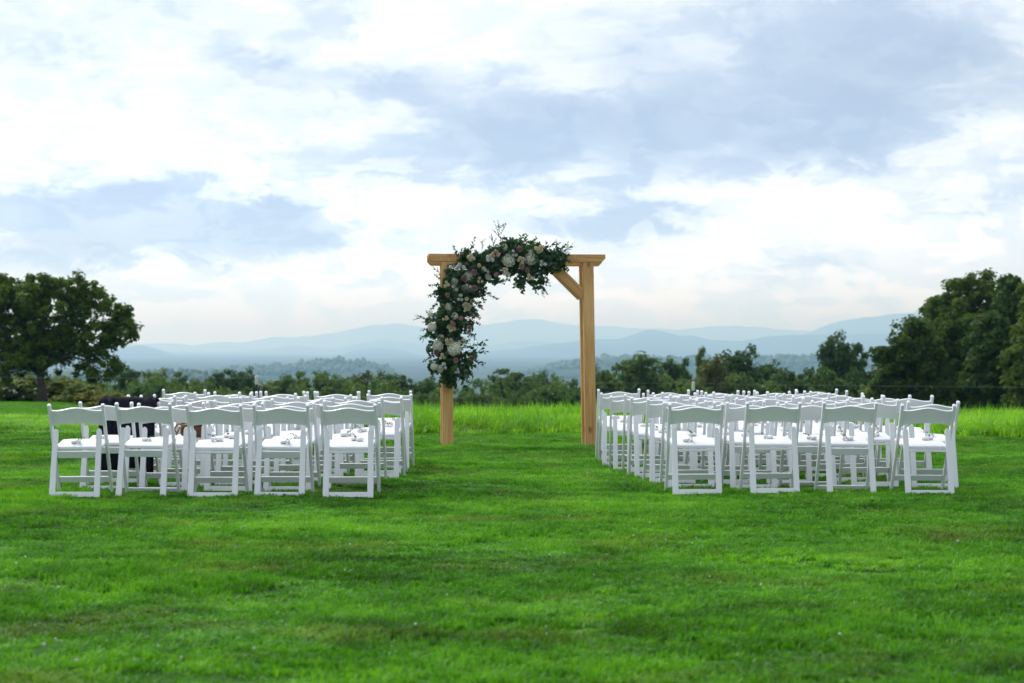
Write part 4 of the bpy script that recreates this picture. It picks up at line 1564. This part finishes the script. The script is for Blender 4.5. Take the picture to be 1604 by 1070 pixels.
def sprig_mesh(name, mat, n, ln, leaf_l, leaf_w, seed, round_=False, splay=0.9, branch=0):
    """a stem along +Z with alternate flat leaves"""
    r = random.Random(seed)
    bm = bmesh.new()
    stems = [([Vector((0, 0, 0)), Vector((r.uniform(-.04, .04) * ln, 0, ln * .5)), Vector((r.uniform(-.12, .12) * ln, r.uniform(-.1, .1) * ln, ln))], n)]
    for b in range(branch):
        t = 0.25 + 0.6 * b / max(1, branch)
        p0 = Vector((0, 0, ln * t)); dv = Vector((r.uniform(-1, 1), r.uniform(-.7, .7), r.uniform(.5, 1.1))).normalized() * ln * 0.42
        stems.append(([p0, p0 + dv * .5, p0 + dv], max(4, n // 2)))
    for pts, cnt in stems:
        tube(bm, pts, [0.0022, 0.0016, 0.0007], 4)
        for i in range(cnt):
            t = 0.12 + 0.88 * (i + 0.5) / cnt
            p = pts[0].lerp(pts[1], t * 2) if t < .5 else pts[1].lerp(pts[2], t * 2 - 1)
            a = 2.4 * i + r.uniform(-.4, .4)
            M = Matrix.Translation(p) @ Matrix.Rotation(a, 4, 'Z') @ Matrix.Rotation(splay * r.uniform(.7, 1.25), 4, 'X') @ Matrix.Rotation(r.uniform(-.7, .7), 4, 'Z')
            s = r.uniform(.7, 1.15) * (1.0 - 0.35 * t)
            L_, W_ = leaf_l * s, leaf_w * s
            if round_:
                ring = [M @ Vector((math.cos(q) * W_ * .5, 0.06 * W_ * math.cos(2 * q), L_ * .5 + math.sin(q) * L_ * .5)) for q in [2 * math.pi * m_ / 8 for m_ in range(8)]]
            else:
                ring = [M @ Vector(v) for v in ((0, 0, 0), (W_ * .42, .004, L_ * .28), (W_ * .45, .004, L_ * .58), (0, -.002, L_), (-W_ * .45, .004, L_ * .58), (-W_ * .42, .004, L_ * .28))]
            bm.faces.new([bm.verts.new(v) for v in ring])
    return bm_mesh(name, bm, mat)


SP = {
    'euc': [sprig_mesh('eucalyptus', M_euc, 13, 0.26, 0.062, 0.060, s, True, 1.0) for s in range(3)],
    'salal': [sprig_mesh('salal', M_grn, 11, 0.22, 0.074, 0.060, 10 + s, True, 1.0) for s in range(3)],
    'rus': [sprig_mesh('ruscus', M_rus, 14, 0.26, 0.066, 0.030, 20 + s, False, .8, 2) for s in range(3)],
    'fine': [sprig_mesh('fine_foliage', M_rus, 16, 0.26, 0.032, 0.014, 30 + s, False, .7, 5) for s in range(2)],
    'dark': [sprig_mesh('dark_foliage', M_rus, 16, 0.18, 0.062, 0.040, 40 + s, False, 1.1, 2) for s in range(3)],
}


def sprig(kind, px, py, ang, tilt=None, sc=1.0, dep=None):
    """ang: direction in the arch's plane (0 = right, 90 = up); tilt: lean towards the camera"""
    x, z = A(px, py)
    o = link('%s_sprig' % {'euc': 'eucalyptus', 'salal': 'salal', 'rus': 'ruscus', 'fine': 'fern', 'dark': 'leafy'}[kind], random.choice(SP[kind]), gar,
             (x, FRONT - 0.05 - (random.uniform(0.0, 0.13) if dep is None else dep), z))
    tl = random.uniform(-0.25, 0.7) if tilt is None else tilt
    dv = Vector((math.cos(R(ang)) * math.cos(tl), -math.sin(tl), math.sin(R(ang)) * math.cos(tl)))
    q = dv.to_track_quat('Z', 'Y')
    o.rotation_mode = 'QUATERNION'
    from mathutils import Quaternion
    o.rotation_quaternion = q @ Quaternion((0, 0, 1), random.uniform(0, 6.28))
    s = sc * random.uniform(.85, 1.15)
    o.scale = (s, s, s)
    return o


# spine of the garland with its half width (px)
spine = [(702, 592, 10), (702, 575, 18), (702, 556, 22), (702, 536, 20), (703, 516, 22), (705, 496, 22), (709, 476, 26), (717, 456, 30), (726, 438, 34), (741, 424, 28),
         (760, 416, 22), (782, 408, 26), (806, 404, 30), (830, 408, 30), (852, 412, 22), (872, 408, 14)]
for (px, py, hw) in spine:
    n = int(5 + hw * 0.5)
    for _ in range(n):
        a = random.uniform(0, 360)
        q = random.random() ** 0.6 * hw * 0.75
        sprig(random.choice(['dark', 'dark', 'euc', 'salal', 'rus', 'dark']), px + math.cos(R(a)) * q, py - math.sin(R(a)) * q, a + random.uniform(-50, 50), random.uniform(0.2, 1.2), random.uniform(.45, .72))
# the dense leafy body the flowers are set in
gr = np.random.default_rng(77)
cs, ns = [], []
sp_ = np.array([(q[0], q[1], q[2]) for q in spine])
for i in range(len(sp_) - 1):
    for _ in range(int(14 * sp_[i, 2])):
        t = gr.random()
        px, py, hw = sp_[i] * (1 - t) + sp_[i + 1] * t
        a = gr.uniform(0, 6.28); q = math.sqrt(gr.random()) * hw * 0.92
        x, z = A(px + math.cos(a) * q, py + math.sin(a) * q)
        cs.append((x, FRONT - 0.06 - gr.uniform(0, 0.13) * (1 - (q / hw) ** 2) - gr.uniform(-0.02, 0.05), z))
        n_ = np.array([gr.normal() * .7, -0.8 + gr.normal() * .5, gr.normal() * .7 + 0.35]); ns.append(n_ / np.linalg.norm(n_))
for (px, py, hw) in ((677, 504, 12), (676, 520, 10), (679, 546, 13), (680, 574, 12), (728, 512, 11), (746, 452, 15), (732, 562, 12), (722, 582, 12), (735, 490, 10), (822, 432, 12), (812, 446, 7), (838, 442, 11), (792, 386, 12), (726, 398, 8), (690, 462, 12), (770, 440, 8)):
    for _ in range(int(7 * hw)):
        a = gr.uniform(0, 6.28); q = math.sqrt(gr.random()) * hw
        x, z = A(px + math.cos(a) * q, py + math.sin(a) * q)
        cs.append((x, FRONT - 0.07 - gr.uniform(0, 0.10), z))
        n_ = np.array([gr.normal() * .7, -0.8 + gr.normal() * .5, gr.normal() * .7 + 0.35]); ns.append(n_ / np.linalg.norm(n_))
cs, ns = np.array(cs), np.array(ns)
pick = gr.random(len(cs))
for nm, lo, hi, mt, sz, asp in (('leaf_mass', 0, .38, M_rus, .060, .55), ('leaf_mass', .38, .62, M_grn, .058, .85), ('leaf_mass', .62, 1.01, M_euc, .054, .95)):
    mk = (pick >= lo) & (pick < hi)
    v, f = leaves(cs[mk], ns[mk], sz, gr, asp)
    link(nm, mesh_np(nm, v, f, mt), gar)['kind'] = 'stuff'
# sprays that break the outline
for kd, px, py, a, sc in [
        ('euc', 732, 402, 75, .75), ('euc', 716, 408, 115, .65), ('fine', 772, 400, 100, 1.0), ('fine', 785, 392, 105, 1.15), ('salal', 796, 394, 85, .7), ('salal', 806, 392, 70, .85), ('salal', 818, 390, 80, .75),
        ('salal', 826, 392, 60, .7), ('rus', 845, 396, 30, .8), ('rus', 856, 398, 22, .85), ('rus', 862, 402, 10, .8), ('fine', 870, 398, 25, .8), ('euc', 862, 414, -20, .8), ('euc', 868, 408, -8, .6),
        ('rus', 868, 412, -35, .75), ('rus', 838, 428, -75, .95), ('rus', 846, 424, -62, .9), ('rus', 832, 430, -85, .95), ('salal', 812, 430, -85, .95), ('salal', 808, 428, -100, .8), ('euc', 818, 430, -95, .8),
        ('salal', 774, 440, 0, .8), ('salal', 770, 438, -18, .6), ('salal', 800, 424, -110, .5), ('rus', 752, 455, -35, .75), ('salal', 748, 458, -60, .6), ('euc', 738, 470, -50, .55), ('dark', 745, 470, -70, .8), ('dark', 738, 485, -60, .7),
        ('euc', 690, 446, 190, .6), ('euc', 688, 455, 215, .8), ('euc', 684, 470, 240, .7), ('euc', 690, 440, 150, .5), ('euc', 684, 496, 160, .55), ('fine', 680, 505, 165, .9), ('euc', 678, 515, 185, .55), ('fine', 676, 522, 205, .7),
        ('rus', 684, 520, 200, .8), ('salal', 676, 556, 215, .6), ('salal', 680, 566, 235, .6), ('euc', 680, 570, 250, .6), ('rus', 722, 545, 15, 1.0), ('rus', 724, 552, -2, 1.15), ('rus', 722, 558, -18, 1.0),
        ('salal', 724, 568, -20, .7), ('salal', 722, 575, -40, .8), ('euc', 720, 578, -60, .75), ('salal', 718, 584, -70, .8), ('dark', 704, 588, -90, .7), ('dark', 708, 590, -80, .75), ('dark', 700, 590, -95, .65),
        ('euc', 728, 500, -20, .6), ('euc', 728, 516, -50, .6), ('salal', 726, 528, 10, .55), ('rus', 690, 590, -110, .6), ('salal', 728, 590, -85, .7), ('fine', 752, 398, 85, .55), ('salal', 828, 436, -80, .6), ('fine', 692, 438, 130, .7)]:
    sprig(kd, px, py, a, random.uniform(-.15, .45), sc * 1.12)

# ------------------------------------------------------------------ electric fence beyond the tall grass
FD = 45.0
xs = [(402 - CX) * FD / F + (684 * FD / F) * i for i in (-1, 0, 1, 2)]
fen = empty('wire_fence', (0, FD, Hs(0, FD)))
tag(fen, 'thin two-wire fence with white-capped posts beyond the tall grass', 'fence')
fz = fen.location.z
pts_hi, pts_lo = [], []
for i, x in enumerate(xs):
    g0 = Hs(x, FD)
    ztop = {1: HC - (588 - CY) * FD / F, 2: HC - (598 - CY) * FD / F}.get(i, g0 + 1.05)
    bm = bmesh.new()
    add_box(bm, x, 0, (g0 - 0.2 + ztop - 0.15) / 2 - fz, 0.035, 0.035, (ztop - 0.15) - (g0 - 0.2))
    po = link('post', bm_mesh('fence_post', bm, M_steel, False, 0.004), fen)
    bm = bmesh.new()
    tube(bm, [(x, 0, ztop - 0.21 - fz), (x, 0, ztop - 0.19 - fz), (x, 0, ztop - 0.02 - fz), (x, 0, ztop - fz)], [0.030, 0.036, 0.036, 0.022], 10)
    link('cap', bm_mesh('fence_cap', bm, M_cap, True), po)
    zw = {0: 588, 1: 592.5, 2: 600.5, 3: 607}[i]
    zl = {0: 634, 1: 638, 2: 645, 3: 650}[i]
    pts_hi.append(Vector((x, -0.045, HC - (zw - CY) * FD / F - fz)))
    pts_lo.append(Vector((x, -0.045, HC - (zl - CY) * FD / F - fz)))
for pts in (pts_hi, pts_lo):
    bm = bmesh.new()
    full = []
    for a, b in zip(pts[:-1], pts[1:]):
        for j in range(8):
            t = j / 8
            q = a.lerp(b, t); q.z -= 0.05 * 4 * t * (1 - t) * 0.4
            full.append(q)
    full.append(pts[-1])
    tube(bm, full, [0.0032] * len(full), 5)
    link('wire', bm_mesh('fence_wire', bm, M_wire, True), fen)
